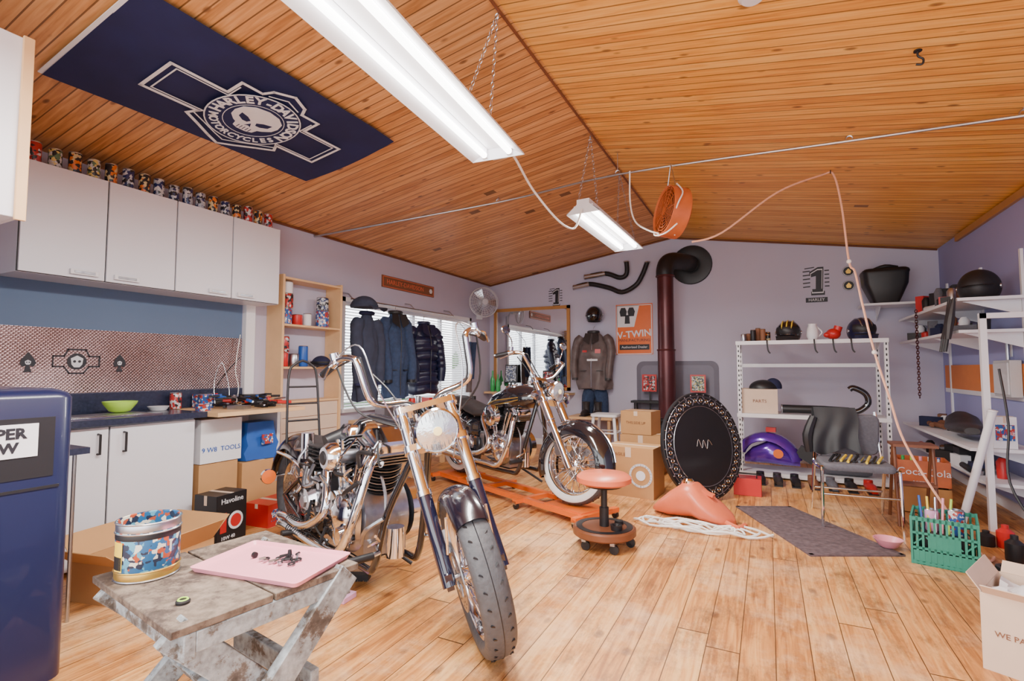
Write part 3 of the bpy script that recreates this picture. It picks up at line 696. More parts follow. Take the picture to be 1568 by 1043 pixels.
# ------------------------------------------------------------ back wall things
b=B('wall_mirror'); y=YB-.004
b.bx((-4.05,y-.015,.9),(-2.80,y,2.15),mirror_m)
for (a,c) in (((-4.10,.86),(-2.75,.91)),((-4.10,2.15),(-2.75,2.2)),((-4.10,.86),(-4.05,2.2)),((-2.80,.86),(-2.75,2.2))): b.bx((a[0],y-.035,a[1]),(c[0],y-.001,c[1]),oak)
b.done()
b=B('wall_shelf'); b.bx((-4.15,7.22,.80),(-2.68,YB-.003,.83),pine)
for xx in (-4.0,-3.3,-2.8): b.prism([(0,0),(.22,.0),(0,-.2)],.015,pine,T(xx,7.46,.8)@RZ(-90)@RX(90))
b.done()
b=B('glass_bottles')
for (xx,m,h) in ((-4.05,greengl,.34),(-3.95,greengl,.28),(-3.86,white,.16),(-3.0,greengl,.22),(-2.9,red,.12),(-3.75,lab1,.12),(-3.65,lab3,.13),(-3.5,dark,.1),(-3.4,white,.18),(-3.3,iron,.1),(-3.18,blue,.14)):
    b.lathe([(.035,0),(.038,.01),(.038,h*.55),(.014,h*.75),(.013,h),(0,h)],m,(xx,7.33,.831),n=14)
b.done()
b=B('framed_photos'); 
for (xx,zz,w_,h_,m) in ((-3.75,1.12,.22,.3,lab5),(-3.1,1.05,.18,.24,lab1)):
    b.box((xx,7.42,zz),(w_,.02,h_),iron,RX(-6)); b.box((xx,7.405,zz),(w_*.85,.006,h_*.85),m,RX(-6)); b.box((xx,7.41,zz-h_/2-.06),(.02,.02,.14),iron)
b.done()
def one_sign(name,x,z,s):
    b=B(name); M=onback(x,YB-.001,z)
    for dx,sz,mm,h in ((0,.36,ink,.002),(0,.31,white_ink,.004),(0,.28,ink,.006)):
        k=sz*s
        b.prism([(-.16*k,-.5*k),(.26*k,-.5*k),(.26*k,-.36*k),(.20*k,-.36*k),(.24*k,.5*k),(.06*k,.5*k),(-.2*k,.34*k),(-.2*k,.2*k),(.0*k,.24*k),(-.02*k,-.36*k),(-.16*k,-.36*k)],h,mm,M)
    b.band([(-.12*s,.17*s),(-.02*s,.18*s)],.012*s,.003,ink,M,closed=False)
    for k in range(5): b.band([(-.14*s,(.13-.05*k)*s),(-.07*s,(.135-.05*k)*s)],.014*s,.003,ink,M,closed=False); b.band([(.1*s,(.13-.05*k)*s),(.14*s,(.13-.05*k)*s)],.014*s,.003,ink,M,closed=False)
    b.prism([(-.12*s,-.27*s),(.12*s,-.27*s),(.12*s,-.21*s),(-.12*s,-.21*s)],.004,ink,M); b.text('HARLEY',.05*s,white_ink,M@T(0,-.24*s,.005))
    b.done()
one_sign('number_one_sign',-3.0,2.34,.8); one_sign('number_one_sign',.58,2.32,1.0)
for z in (2.42,2.24):
    b=B('round_sticker'); M=onback(.93,YB-.0005,z); b.prism(circ(.065,20),.003,ink,M); b.band(circ(.058,20),.008,.004,white_ink,M); b.prism([(-.03,.0),(0,.035),(.03,0),(.02,-.03),(-.02,-.03)],.005,gold,M)
    b.done()
b=B('exhaust_header_pipes'); y=YB-.09
X=lambda px:-2.66+(px-880)*.0101
Z=lambda px,py:2.47+(440-py)*.0088
for pts in (([(898,424),(930,421),(952,430),(962,424),(962,404)]),([(880,441),(905,437),(935,446),(955,455),(975,445),(985,428),(992,408)])):
    b.tube([(X(p[0]),y,Z(*p)) for p in pts],.035,iron,n=12,k=6)
    b.tube([(X(p[0]),y,Z(*p)) for p in pts[:2]],.038,steel,n=12,k=2)
    for p in (pts[0],pts[-1]): b.torus((X(p[0]),y,Z(*p)),.036,.008,steel,axis='x' if p is pts[0] else 'z',n=14,k=5)
for px,py in ((915,424),(950,452)): b.cyl((X(px),y,Z(px,py)),(X(px),YB-.006,Z(px,py)+.03),.006,iron,n=6)
b.done()
def helmet(name,c,rz,m,visor=dark,r=.13,full=True,stripe=None,brim=False):
    b=B(name,loc=c,rz=rz)
    b.sph((0,0,0),(r*.92,r*1.08,r),m,n=24,k=14,z0=-.62,z1=1)
    b.lathe([(r*.76,-r*.62),(r*.70,-r*.7),(r*.6,-r*.6)],dark,n=24,M=Matrix.Diagonal((.95,1.08,1,1)),cap=False)
    if full:
        b.grid(lambda u,v:((r*.955)*math.sin((v-.5)*2.1)*math.cos((u-.5)*.75),-(r*1.12)*math.cos((v-.5)*2.1)*math.cos((u-.5)*.75),r*.12+r*.62*(u-.5)),6,14,visor)
        b.grid(lambda u,v:((r*.97)*math.sin((v-.5)*1.9),-(r*1.25-.02*u)*math.cos((v-.5)*1.6),-r*.35-r*.3*u),3,12,m)
        b.tube([((r*.97)*math.sin((v/12-.5)*1.9),-(r*1.25)*math.cos((v/12-.5)*1.6),-r*.33) for v in range(13)],.006,dark,n=5)
    else:
        b.grid(lambda u,v:((r*.97)*math.sin((v-.5)*2.0),-(r*1.1+.05*u)*math.cos((v-.5)*1.6),r*.05-.01*u),3,12,visor)
        for sx in (-1,1): b.tube([(sx*r*.8,0,-r*.5),(sx*r*.6,-.02,-r*.62),(sx*.02,-.04,-r*.66)],.006,dark,n=5,k=3)
    for sx in (-1,1): b.lathe([(.02,0),(.018,.008),(0,.01)],steel,(sx*r*.9,-.01,0),axis='x',n=12,M=Matrix.Scale(sx,4,(1,0,0)))
    if stripe:
        for dx in (-.35,0,.35): b.tube([(dx*r*(1 if abs(math.cos(a/10*2.4+.3))<.9 else .9),-r*1.09*math.cos(a/10*2.4+.3)*(.95 if dx else 1),r*1.0*math.sin(a/10*2.4+.3)*(.95 if dx else 1)) for a in range(11)],.007,stripe,n=6)
    b.done()
helmet('open_face_helmet',(-2.3,7.3,2.0),10,blackg,chrome,.14,False)
jacket('leather_jacket',(-2.32,7.32,1.76),0,.86,.50,leatherb,leather,.12,L=.72,patch=red,ph=.7)
b=B('hanging_jeans',loc=(-2.32,7.38,.885)); 
for sx in (-1,1): b.tube([(sx*.06,0,0),(sx*.1,-.01,-.1),(sx*.12,-.01,-.34)],0,denim,n=14,k=4,rs=[.1,.1,.085])
b.done()
b=B('motorcycle_boots',loc=(-2.3,7.16,.52))
for sx in (-1,1):
    b.tube([(sx*.09,0,.2),(sx*.09,0,.12),(sx*.09,0,.05)],0,leather,n=12,k=3,rs=[.06,.05,.055]); b.tube([(sx*.09,.03,.045),(sx*.09,-.08,.045),(sx*.09,-.17,.03)],0,leather,n=12,k=3,rs=[.05,.048,.03]); b.box((sx*.09,-.05,.006),(.09,.27,.012),dark)
b.done()
b=B('boot_bench'); b.bx((-2.62,6.95,.48),(-1.95,7.45,.515),pine)
for xx in (-2.6,-2.0):
    for yy in (6.99,7.4): b.box((xx,yy,.24),(.04,.04,.48),pine)
b.done()
b=B('engine_poster'); b.bx((-2.02,YB-.012,1.41),(-1.48,YB-.0005,2.16),orange); M=onback(-1.75,YB-.012,1.78)
b.band([(-.255,-.36),(.255,-.36),(.255,.36),(-.255,.36)],.012,.002,white_ink,M)
b.text('V-TWIN',.14,white_ink,M@T(0,-.07,.002)@RZ(4),off=.003); b.text('MANUFACTURING',.055,ink,M@T(0,-.16,.002)); b.prism([(-.22,-.3),(.22,-.3),(.22,-.22),(-.22,-.22)],.002,ink,M); b.text('Authorized Dealer',.05,white_ink,M@T(0,-.26,.003))
b.prism([(-.255,.04),(0,.04),(.08,.36),(-.255,.36)],.002,white_ink,M)
for dx in (-.16,-.04): b.prism([(dx-.04,.2),(dx+.04,.2),(dx+.055,.27),(dx+.03,.33),(dx-.03,.33),(dx-.055,.27)],.003,ink,M)
b.prism([(-.13,.22),(-.07,.22),(-.06,.09),(-.14,.09)],.003,ink,M)
b.done()
b=B('stove_pipe'); b.cyl((-1.2,6.95,.556),(-1.2,6.95,1.45),.112,stovep,n=28); b.cyl((-1.2,6.95,1.45),(-1.2,6.95,2.46),.105,stovep,n=28)
b.tube([(-1.2,6.95,2.44),(-1.2,6.95,2.52),(-1.18,7.0,2.62),(-1.12,7.1,2.67),(-1.0,7.3,2.68),(-.94,YB-.05,2.68)],.115,dark,n=24,k=4)
for z in (1.45,2.44): b.torus((-1.2,6.95,z),.113,.012,stovep,n=28,k=8)
b.lathe([(.10,-.03),(.14,-.045),(.27,-.02),(.28,0),(.1,0)],dark,(-.93,YB-.012,2.67),axis='y',n=36)
b.done()
b=B('heat_shield_board'); b.prism(rr(-1.72,.05,-.6,1.31,.1,5),.012,mat('heat_shield_grey',(0.13,0.12,0.17),0.5),T(0,YB-.003,0)@RX(90)); 
b.prism(rr(-1.66,.25,-.66,1.25,.08,5),.003,mat('heat_shield_grey2',(0.18,0.17,0.23),0.5),T(0,YB-.016,0)@RX(90)); b.done()
b=B('wood_stove',bevel=.01); b.box((-1.2,6.9,.33),(.62,.46,.42),iron); b.box((-1.2,6.9,.54),(.7,.50,.03),iron)
for xx in (-1.45,-.95):
    for yy in (6.72,7.08): b.cyl((xx,yy,.13),(xx,yy,0),.025,iron,r2=.035,n=10)
b.box((-1.2,6.66,.34),(.4,.03,.28),iron); b.box((-1.2,6.642,.36),(.28,.01,.16),dark); b.done()
b=B('small_photo_frames')
for (xx,z,m) in ((-1.5,1.0,lab1),(-.85,1.0,lab4)):
    b.box((xx,7.3,z),(.2,.02,.24),red); b.box((xx,7.288,z),(.16,.004,.2),m); 
    b.box((xx,7.33,z-.2),(.02,.02,.5),dark)
b.bx((-1.75,7.22,.72),(-.65,7.42,.75),dark)
for xx in (-1.7,-.7):
    for yy in (7.25,7.39): b.cyl((xx,yy,0),(xx,yy,.72),.012,dark,n=8)
b.done()
# ------------------------------------------------------------ middle-back items
b=B('plastic_stool',loc=(-1.85,6.35,0))
for sx in (-1,1):
    for sy in (-1,1): b.cyl((sx*.13,sy*.13,.6),(sx*.19,sy*.19,0),.02,white,n=8)
b.prism(rr(-.17,-.17,.17,.17,.05),.03,white,T(0,0,.6)); 
for z,q in ((.2,.17),(.4,.15)):
    for a in range(4): b.M=RZ(90*a); b.cyl((-q,-q,z),(q,-q,z),.01,white,n=6); 
b.M=Matrix.Identity(4); b.done()
carton('cardboard_box',(-1.32,6.0,0),(.45,.4,.45),card,5)
carton('cardboard_box',(-1.34,6.0,.455),(.36,.32,.26),card,-8,lab=lbl('THIS SIDE UP',brown,.04))
carton('cardboard_box',(-1.95,5.75,0),(.4,.34,.3),card,20)
def tgt(b,x,y,z):
    M=T(.12,-y/2-.003,z*.45)@RX(90); b.band(circ(.1,24),.02,.002,white_ink,M); b.prism(circ(.045,18),.002,white_ink,M); b.text('FRAGILE',.04,brown,T(-.1,-y/2-.003,z*.85)@RX(90))
carton('logo_carton',(-1.18,4.98,0),(.48,.34,.46),card,-6,lab=tgt)
b=B('round_table_top'); R=.49
nrm=Vector((.80,-.60,.16)).normalized(); q=nrm.to_track_quat('Z','Y').to_matrix().to_4x4()
b.M=T(-.56,5.02,R+.0)@q
b.lathe([(0,-.02),(R-.02,-.02),(R,-.01),(R,.02),(R-.01,.025),(R-.012,.02),(0,.02)],dark,n=56)
b.lathe([(.36,.0215),(R-.02,.0215),(R-.02,.023),(.36,.023)],iron,n=56)
for k in range(36):
    a=2*pi*k/36; r0=.415
    for dr,rot in ((.022,50),(-.022,-40)):
        b.box((0,0,0),(.036,.009,.004),steel,T((r0+dr)*math.cos(a),(r0+dr)*math.sin(a),.026)@RZ(math.degrees(a)+rot+(90 if k%2 else 0)))
    b.torus((r0*math.cos(a+.087),r0*math.sin(a+.087),.025),.016,.0035,chrome,n=10,k=4)
    b.sph((.472*math.cos(a),.472*math.sin(a),.025),.007,chrome,n=6,k=4)
b.torus((0,0,.022),.362,.004,steel,n=48,k=5); b.torus((0,0,.022),.458,.003,steel,n=48,k=5)
b.lathe([(0,.0225),(.355,.0225),(.355,.024),(0,.024)],dark,n=48)
b.tube([(-.09,.0,.026),(-.06,.06,.026),(-.03,-.02,.026),(0,.05,.026),(.03,-.03,.026),(.06,.05,.026),(.1,.0,.026)],.0025,steel,n=4,k=4)
b.done()
def tank(b,secs,m,n=20,M=None,e=2.4):
    rings=[]
    for (x,zc_,hw,hh) in secs:
        ring=[]
        for j in range(n):
            a=2*pi*j/n; c_,s_=math.cos(a),math.sin(a)
            ring.append((x,hw*math.copysign(abs(c_)**(2/e),c_),zc_+hh*math.copysign(abs(s_)**(2/e),s_)*(1 if s_>0 else .75)))
        rings.append(ring)
    b.loft(rings,m,M=M)
b=B('orange_fuel_tank',loc=(-.58,4.36,0),rz=-15)
tank(b,[(-.32,.03,.02,.02),(-.27,.05,.08,.05),(-.16,.09,.13,.11),(-.05,.13,.15,.15),(.04,.14,.15,.15),(.12,.10,.16,.12),(.22,.07,.15,.08),(.30,.04,.10,.05),(.34,.03,.03,.02)],salmon,24)
b.lathe([(.045,.0),(.045,.02),(.03,.035),(0,.036)],chrome,(-.02,0,.28)); b.box((.06,0,.24),(.26,.05,.02),salmon,RY(16)); 
b.tube([(.3,-.08,.04),(.4,-.12,.03),(.42,-.02,.03)],.02,salmon,k=3); b.done()
b=B('rope_coil')
pts=[]
for k in range(110):
    a=k*.33; r_=.2+.12*math.sin(k*.21)+.0015*k; pts.append((-.5+r_*1.4*math.cos(a)*.8,4.07+r_*.28*math.sin(a),.012+.012*(k%3)))
b.tube(pts,.008,cord_w,n=5,k=2); b.done()
b=B('small_toolbox',bevel=.006); b.box((-.20,5.45,.08),(.24,.2,.16),red); b.tube([(-.28,5.4,.16),(-.28,5.4,.2),(-.12,5.4,.2),(-.12,5.4,.16)],.008,dark); b.done()
b=B('shop_stool',loc=(-1.02,3.42,0))
b.lathe([(0,.42),(.16,.42),(.185,.435),(.185,.465),(.16,.485),(0,.49)],salmon,n=36)
b.lathe([(0,.40),(.12,.40),(.15,.42),(0,.42)],iron); b.cyl((0,0,.12),(0,0,.42),.022,iron); b.cyl((0,0,.12),(0,0,.26),.032,iron)
b.lathe([(0,.08),(.2,.08),(.212,.09),(.212,.125),(.2,.135),(0,.135)],bwood,n=40); b.lathe([(.19,.1355),(.15,.1355),(.15,.138),(.19,.138)],dark,n=36,closed=True)
b.lathe([(.035,.136),(.04,.17),(.03,.17),(0,.14)],dark,(.1,-.06,0)); b.lathe([(.03,.136),(.03,.16),(0,.165)],dark,(.08,.08,0))
for k in range(5):
    a=2*pi*k/5+.3; x,y=.165*math.cos(a),.165*math.sin(a)
    b.box((x,y,.07),(.03,.03,.03),steel); b.lathe([(0,-.012),(.03,-.01),(.03,.01),(0,.012)],dark,(x+.01,y,.031),axis='y',n=16)
b.done()
b=B('floor_mat'); b.prism([(-.26,4.87),(.22,3.84),(.74,4.10),(.14,5.06)],.008,rubmat); b.band([(-.26,4.87),(.22,3.84),(.74,4.10),(.14,5.06)],.03,.011,rubmat); b.done()
# ------------------------------------------------------------ metal rack
b=B('metal_shelf_rack'); y0,y1=6.3,6.78; x0,x1=-.31,1.09
for xx in (x0,x1-.03):
    for yy in (y0,y1): 
        b.bx((xx,yy-.015,0),(xx+.035,yy+.015,1.50),white)
        for k in range(26): b.box((xx+.0175,yy-.0155,.08+k*.055),(.012,.002,.025),iron)
for z in (1.50,.69,.05):
    b.bx((x0-.01,y0-.02,z-.012),(x1+.01,y1+.02,z+.012),white); b.bx((x0-.01,y0-.025,z-.03),(x1+.01,y0-.02,z+.012),white)
    for xx in (x0+.02,x1-.02): b.prism([(0,0),(.3,0),(0,-.1)],.006,white,T(xx,y1,z-.012)@RZ(-90)@RX(90))
b.bx((x0,y1,1.22),(x1,y1+.01,1.26),white); b.done()
b=B('jar_row')
for i in range(6):
    canobj(b,(-.24+i*.05,6.42+.1*(i%2),1.513),.028,random.uniform(.07,.16),random.choice([lab2,lab4,brown,iron,gold,steel]),n=12)
canobj(b,(-.12,6.66,1.513),.035,.14,gold)
b.done()
helmet('full_face_helmet',(.22,6.50,1.605),-10,blackg,dark,.14,True,yellow)
helmet('full_face_helmet',(.90,6.50,1.605),15,bluefr,dark,.14,True,steel)
b=B('white_pitcher'); b.lathe([(.04,0),(.06,.05),(.055,.12),(.04,.16),(.045,.18),(.035,.18),(0,.02)],white,(.45,6.45,1.513)); b.tube([(.50,6.45,1.55),(.54,6.45,1.6),(.49,6.45,1.66)],.008,white,k=3); b.done()
b=B('boxing_glove',loc=(.64,6.42,1.575)); b.sph((0,0,0),(.07,.075,.06),red); b.sph((-.06,-.03,-.01),(.035,.035,.03),red); b.cyl((.03,0,.02),(.05,0,.08),.04,red); b.done()
b=B('hanging_straps')
for xx in (.0,.45,.62,.78,.95):
    b.tube([(xx,6.27,1.515),(xx,6.255,1.48),(xx+.01,6.26,1.40),(xx+.03,6.262,1.37)],.007,dark,n=6,k=3)
b.done()
carton('storage_carton',(-.09,6.52,.703),(.36,.35,.27),cardl,0,lab=lbl('PARTS',brown,.05))
b=B('rag_pile',loc=(-.05,6.5,.975)); b.sph((0,0,.0),(.15,.13,.1),dark,z0=0); b.sph((.1,.02,.02),(.09,.08,.1),navy,z0=-.2); b.done()
b=B('exhaust_muffler'); b.tube([(.13,6.4,.76),(.5,6.38,.76),(.75,6.38,.75)],.045,dark,n=16); b.tube([(.75,6.38,.75),(.84,6.38,.76),(.92,6.38,.84),(.90,6.38,.94),(.80,6.38,1.0),(.76,6.38,.98)],.03,blackg,n=12,k=6); b.torus((.13,6.4,.76),.043,.008,steel,axis='x'); b.done()
b=B('purple_motorcycle_fender',loc=(.0,6.5,.066),rz=-8)
rings=[]
for i in range(15):
    a=math.radians(12+i*150/14); R_=.36; ring=[]
    for j in range(11):
        t=(j/10-.5)*2; yy=.13*math.sin(t*1.45); r_=R_-.10*(1-math.cos(t*1.45)); ring.append((1.0*r_*math.cos(a)-.03,yy,r_*math.sin(a)+.06))
    for j in range(10,-1,-1):
        t=(j/10-.5)*2; yy=.122*math.sin(t*1.4); r_=R_-.012-.10*(1-math.cos(t*1.4)); ring.append((1.0*r_*math.cos(a)-.03,yy,r_*math.sin(a)+.06))
    rings.append(ring)
b.loft(rings,purple); tank(b,[(-.26,.1,.04,.05),(-.18,.14,.1,.1),(0,.18,.13,.15),(.15,.15,.1,.12),(.3,.1,.05,.05)],purple)
b.box((.36,-.02,.20),(.18,.1,.12),dark,RY(30)); b.box((.02,-.03,.45),(.1,.06,.05),red); b.lathe([(0,0),(.05,0),(.04,.02)],orange,(.1,-.14,.2),axis='y'); b.done()
b=B('shoe_row')
for i in range(7):
    x=-.1+i*.16; m=[dark,leather,dark,brown,greyf,dark,red][i]
    b.tube([(x,6.12,.045),(x+.01,6.0,.045),(x+.02,5.9,.03)],0,m,n=10,k=3,rs=[.042,.045,.028]); b.tube([(x,6.13,.04),(x,6.13,.1)],0,m,n=10,rs=[.042,.04]); b.box((x+.01,6.02,.006),(.08,.26,.012),dark)
b.done()
b=B('duffel_bag',loc=(.72,6.5,.066)); b.tube([(-.22,0,.13),(-.18,0,.13),(.18,0,.13),(.22,0,.13)],0,greyf,n=20,k=2,rs=[.1,.13,.13,.1]); b.tube([(-.1,-.1,.2),(-.06,-.1,.32),(.06,-.1,.32),(.1,-.1,.2)],.01,dark,k=4); b.done()
b=B('stacking_chair',loc=(.58,4.86,0),rz=3)
for sx in (-1,1):
    b.tube([(sx*.25,-.30,0),(sx*.245,-.28,.42),(sx*.245,-.24,.44),(sx*.245,.12,.42),(sx*.235,.2,.48),(sx*.22,.28,.84)],.012,chrome,k=5)
    b.tube([(sx*.25,.3,0),(sx*.245,.14,.40),(sx*.245,.0,.43)],.012,chrome,k=4)
b.cyl((-.245,-.27,.25),(.245,-.27,.25),.009,chrome); b.cyl((-.235,.22,.2),(.235,.22,.2),.009,chrome)
def pad(b,c,sx,sy,sz,m,M): 
    pts=rr(-sx/2,-sy/2,sx/2,sy/2,.05,4); b.loft([[(x*.96,y*.96,0) for x,y in pts],[(x,y,sz*.3) for x,y in pts],[(x,y,sz*.7) for x,y in pts],[(x*.95,y*.95,sz) for x,y in pts]],m,M=T(*c)@M)
pad(b,(0,-.07,.43),.47,.42,.05,greyf,Matrix.Identity(4)); pad(b,(0,.235,.66),.46,.34,.04,greyf,RX(102))
for i in range(9): b.cyl((-.18+.04*i,-.2+.02*(i%3),.49),(-.12+.04*i,.0,.51),.01,random.choice([steel,iron,dark,yellow]),n=7)
# black shirt thrown over the back rest
SM_=T(-.09,.20,.85)
b.grid(lambda u,v:((v-.5)*(.30+.06*u)+.012*math.sin(u*7),-.05-.02*min(1,u*2)-.03*u+.010*math.sin(v*14+u*4)*u,.03-u*.36-.03*math.sin(v*7)*u),16,24,dark,SM_); b.grid(lambda u,v:((v-.5)*.3,.11*u-.05,.03-.01*u),3,8,dark,SM_); b.grid(lambda u,v:((v-.5)*.3,.06,.02-.25*u),3,8,dark,SM_)
b.tube([(-.24,.12,.80),(-.29,.10,.65),(-.28,.10,.51)],0,dark,n=8,k=3,rs=[.03,.04,.03])
b.done()
b=B('wooden_step_frame',loc=(.99,5.0,0))
for sx in (-1,1):
    b.tube([(sx*.12,-.15,0),(sx*.12,-.06,.60)],.012,bwood); b.tube([(sx*.12,.2,0),(sx*.12,-.02,.60)],.012,bwood)
b.box((0,-.03,.61),(.28,.22,.02),bwood); b.box((0,-.1,.32),(.24,.12,.018),bwood); b.done()
b=B('soda_crate',loc=(1.15,5.5,.0),rz=-6)
for z in (.0,.22):
    for sx,sy,wx,wy in ((.17,0,.015,.3),(-.17,0,.015,.3),(0,.15,.34,.015),(0,-.15,.34,.015)): b.box((sx,sy,z+.11),(wx,wy,.205),heatc if z>0 else oak)
    b.box((0,0,z+.012),(.33,.29,.012),oak)
b.text('Coca-Cola',.082,white_ink,T(0,-.16,.34)@RX(90)); b.text('BOTTLING',.03,white_ink,T(0,-.16,.255)@RX(90))
for i in range(5): b.lathe([(.028,0),(.03,.1),(.012,.16),(.012,.2),(0,.2)],[greengl,yellowg,pink,white,lab3][i],(-.12+.06*i,0,.25),n=10)
b.done()
b=B('milk_crate',loc=(.96,4.10,0),rz=-14); s_=.31;h_=.29
for k in range(4):
    b.M=RZ(90*k)
    for z in (.012,.1,.19,h_-.015): b.box((0,-s_/2,z),(s_,.01,.022 if z in(.012,h_-.015) else .014),green)
    for i in range(12): b.box((-s_/2+s_*i/11,-s_/2,h_/2),(.012,.01,h_),green)
    b.box((0,-s_/2,.145),(.13,.008,.1),green); b.box((0,-s_/2,.05),(s_*.95,.006,.07),green)
    for i in range(5): b.box((-.12+.06*i,-s_/2,.145),(.07,.006,.008),green,RY(45 if i%2 else -45))
b.M=Matrix.Identity(4)
for i in range(7): b.box((-s_/2+s_*i/6,0,.012),(.012,s_,.01),green); b.box((0,-s_/2+s_*i/6,.012),(s_,.012,.01),green)
b.box((0,.02,.1),(.22,.2,.14),dark); canobj(b,(.06,.03,.17),.04,.15,lab3); canobj(b,(-.06,.05,.17),.035,.13,lilac)
for i in range(5): b.cyl((-.1+.03*i,0,.15),(-.12+.04*i,.05,.38),.007,[blue,yellow,steel,pink,yellowg][i],n=7)
b.done()
b=B('pink_bowl'); b.lathe([(.04,0),(.055,.01),(.085,.055),(.08,.055),(.05,.015),(0,.01)],pink,(.69,4.22,.012)); b.done()
carton('open_carton',(1.00,2.80,0),(.40,.34,.30),cardl,-26,open_=True,lab=lbl('WE PACK CARDBOARD',brown,.03),fl=.45)
b=B('packing_paper',loc=(1.00,2.8,.25),rz=-26); b.grid(lambda u,v:((u-.5)*.36,(v-.5)*.3,.03+.04*math.sin(u*11+v*3)*math.sin(v*9)),14,12,white); b.done()
b=B('white_drain_pipe'); b.cyl((1.28,5.02,.02),(1.46,4.90,.90),.026,white,n=20); b.torus((1.458,4.902,.89),.026,.006,white,n=18,k=6); b.done()
b=B('floor_bottles')
for (x,y,m,h) in ((1.35,4.3,dark,.16),(1.48,4.35,orange,.10),(1.58,4.2,dark,.2),(1.55,4.6,steel,.2),(1.4,4.6,red,.15),(1.65,4.4,dark,.24),(1.3,4.6,iron,.1)): b.lathe([(.045,0),(.048,.01),(.048,h*.7),(.02,h*.85),(.02,h),(0,h)],m,(x,y,0),n=14)
b.done()
b=B('black_cable'); b.tube([(1.52,4.95,1.2),(1.54,4.9,.8),(1.5,4.8,.4),(1.6,4.6,.06),(1.45,4.2,.012),(1.3,4.15,.012),(1.35,3.9,.012)],.008,dark,n=6,k=6); b.done()
b=B('duct_tape_roll'); b.lathe([(.07,-.03),(.075,0),(.07,.03),(.05,.03),(.05,-.03)],dark,(1.22,3.94,.032),closed=True); b.done()
# ------------------------------------------------------------ right wall shelving
b=B('bracket_shelves'); X0=1.38
for yy in (5.35,6.2,7.2): b.bx((XR-.02,yy-.015,.35),(XR-.001,yy+.015,2.15),white)
b.bx((1.44,5.0,0),(1.48,5.04,1.62),white); b.bx((1.44,5.0,1.58),(XR-.003,5.04,1.62),white)
for z,d in ((1.76,0),(1.50,0),(.58,0),(.32,.1)):
    b.bx((X0+d,5.12 if z<1 else 5.25,z-.012),(XR-.022,7.3,z+.012),white)
    for yy in (5.35,6.2,7.2): b.prism([(0,0),(.36,0),(0,-.12)],.008,white,T(XR-.022,yy,z-.012)@RZ(180)@RX(90))
b.done()
b=B('corner_shelf'); b.bx((1.0,7.05,1.93),(1.7,7.46,1.955),white); b.prism([(0,0),(.3,0),(0,-.15)],.01,white,T(1.2,YB-.003,1.93)@RZ(-90)@RX(90)); b.done()
b=B('black_airbox',loc=(1.24,7.2,1.957)); 
b.loft([[(px*q,py*q2,z_) for px,py in rr(-.22,-.16,.22,.16,.06)] for z_,q,q2 in ((0,.55,.7),(.08,.7,.85),(.22,.95,1),(.34,1.0,1),(.36,1.03,1.05),(.385,1.0,1.0),(.40,.9,.9))],dark); b.tube([(-.1,-.05,.40),(0,-.08,.43),(.12,-.05,.41)],.02,dark,k=3); b.done()
b=B('shelf_clutter')
def lump(z,y0,y1,n,hmax=.12,ms=None):
    for i in range(n):
        m=random.choice(ms or [dark,iron,steel,brown,dark,navy,greyf,dark,white,red]); y=random.uniform(y0,y1); x=random.uniform(1.48,1.70); h=random.uniform(.04,hmax); k=random.random()
        if k<.35: b.box((x,y,z+h/2),(random.uniform(.06,.16),random.uniform(.06,.2),h),m,RZ(random.uniform(0,90)))
        elif k<.65: b.cyl((x,y-.1,z+.03),(x+random.uniform(-.05,.05),y+.12,z+.035),.025,m,n=10)
        else: b.lathe([(.035,0),(.04,h*.8),(.02,h),(0,h)],m,(x,y,z),n=12)
lump(1.773,5.78,7.15,38,.22); lump(1.513,5.4,7.1,34,.18); lump(.593,6.4,7.1,12,.2); lump(.333,5.3,7.1,26,.16)
b.done()
b=B('hanging_chain'); 
for i in range(34): b.torus((1.355,6.4,1.78-i*.026),.011,.004,maroon,axis='x' if i%2 else 'y',n=8,k=4,M=Matrix.Diagonal((1,1,1.6,1)))
b.done()
helmet('half_helmet',(1.58,5.46,1.872),-30,iron,dark,.15,False)
b=B('riding_gloves',loc=(1.33,5.25,1.44))
for k in range(3):
    b.tube([(.03,.06*k,.33),(.0+.01*k,.06*k,.15),(-.02,.06*k,.0)],0,leather,n=8,k=3,rs=[.012,.03,.02]); b.tube([(-.02,.06*k,.02),(-.04,.06*k,-.1)],.012,dark,n=6)
b.done()
b=B('motorcycle_seat',loc=(1.56,5.85,.595),rz=80); tank(b,[(-.4,.09,.05,.03),(-.3,.09,.1,.05),(0,.07,.13,.05),(.2,.07,.14,.055),(.35,.13,.12,.05),(.45,.17,.06,.03)],leather,20); b.done()
carton('spray_carton',(1.6,5.22,.594),(.14,.12,.24),white,0,lab=lbl('LUBE',red,.05,bg=lab3))
b=B('trim_orange_panel'); b.bx((XR-.012,4.6,.98),(XR-.003,7.4,1.24),mat('orange_panel',(0.74,0.22,0.05),0.6)); b.bx((XR-.014,4.6,.94),(XR-.002,7.4,.985),white); b.done()
b=B('breaker_panel',bevel=.004); b.bx((XR-.09,5.42,.97),(XR-.016,5.75,1.27),mat('panel_grey',(0.5,0.5,0.52),0.4)); b.bx((XR-.1,5.44,.99),(XR-.088,5.73,1.25),greyw); b.cyl((XR-.04,5.6,1.27),(XR-.04,5.6,1.48),.014,steel); b.done()
b=B('light_switch',bevel=.002); b.bx((XR-.01,5.62,1.30),(XR-.001,5.70,1.42),white); b.box((XR-.014,5.66,1.36),(.012,.02,.04),white); b.done()
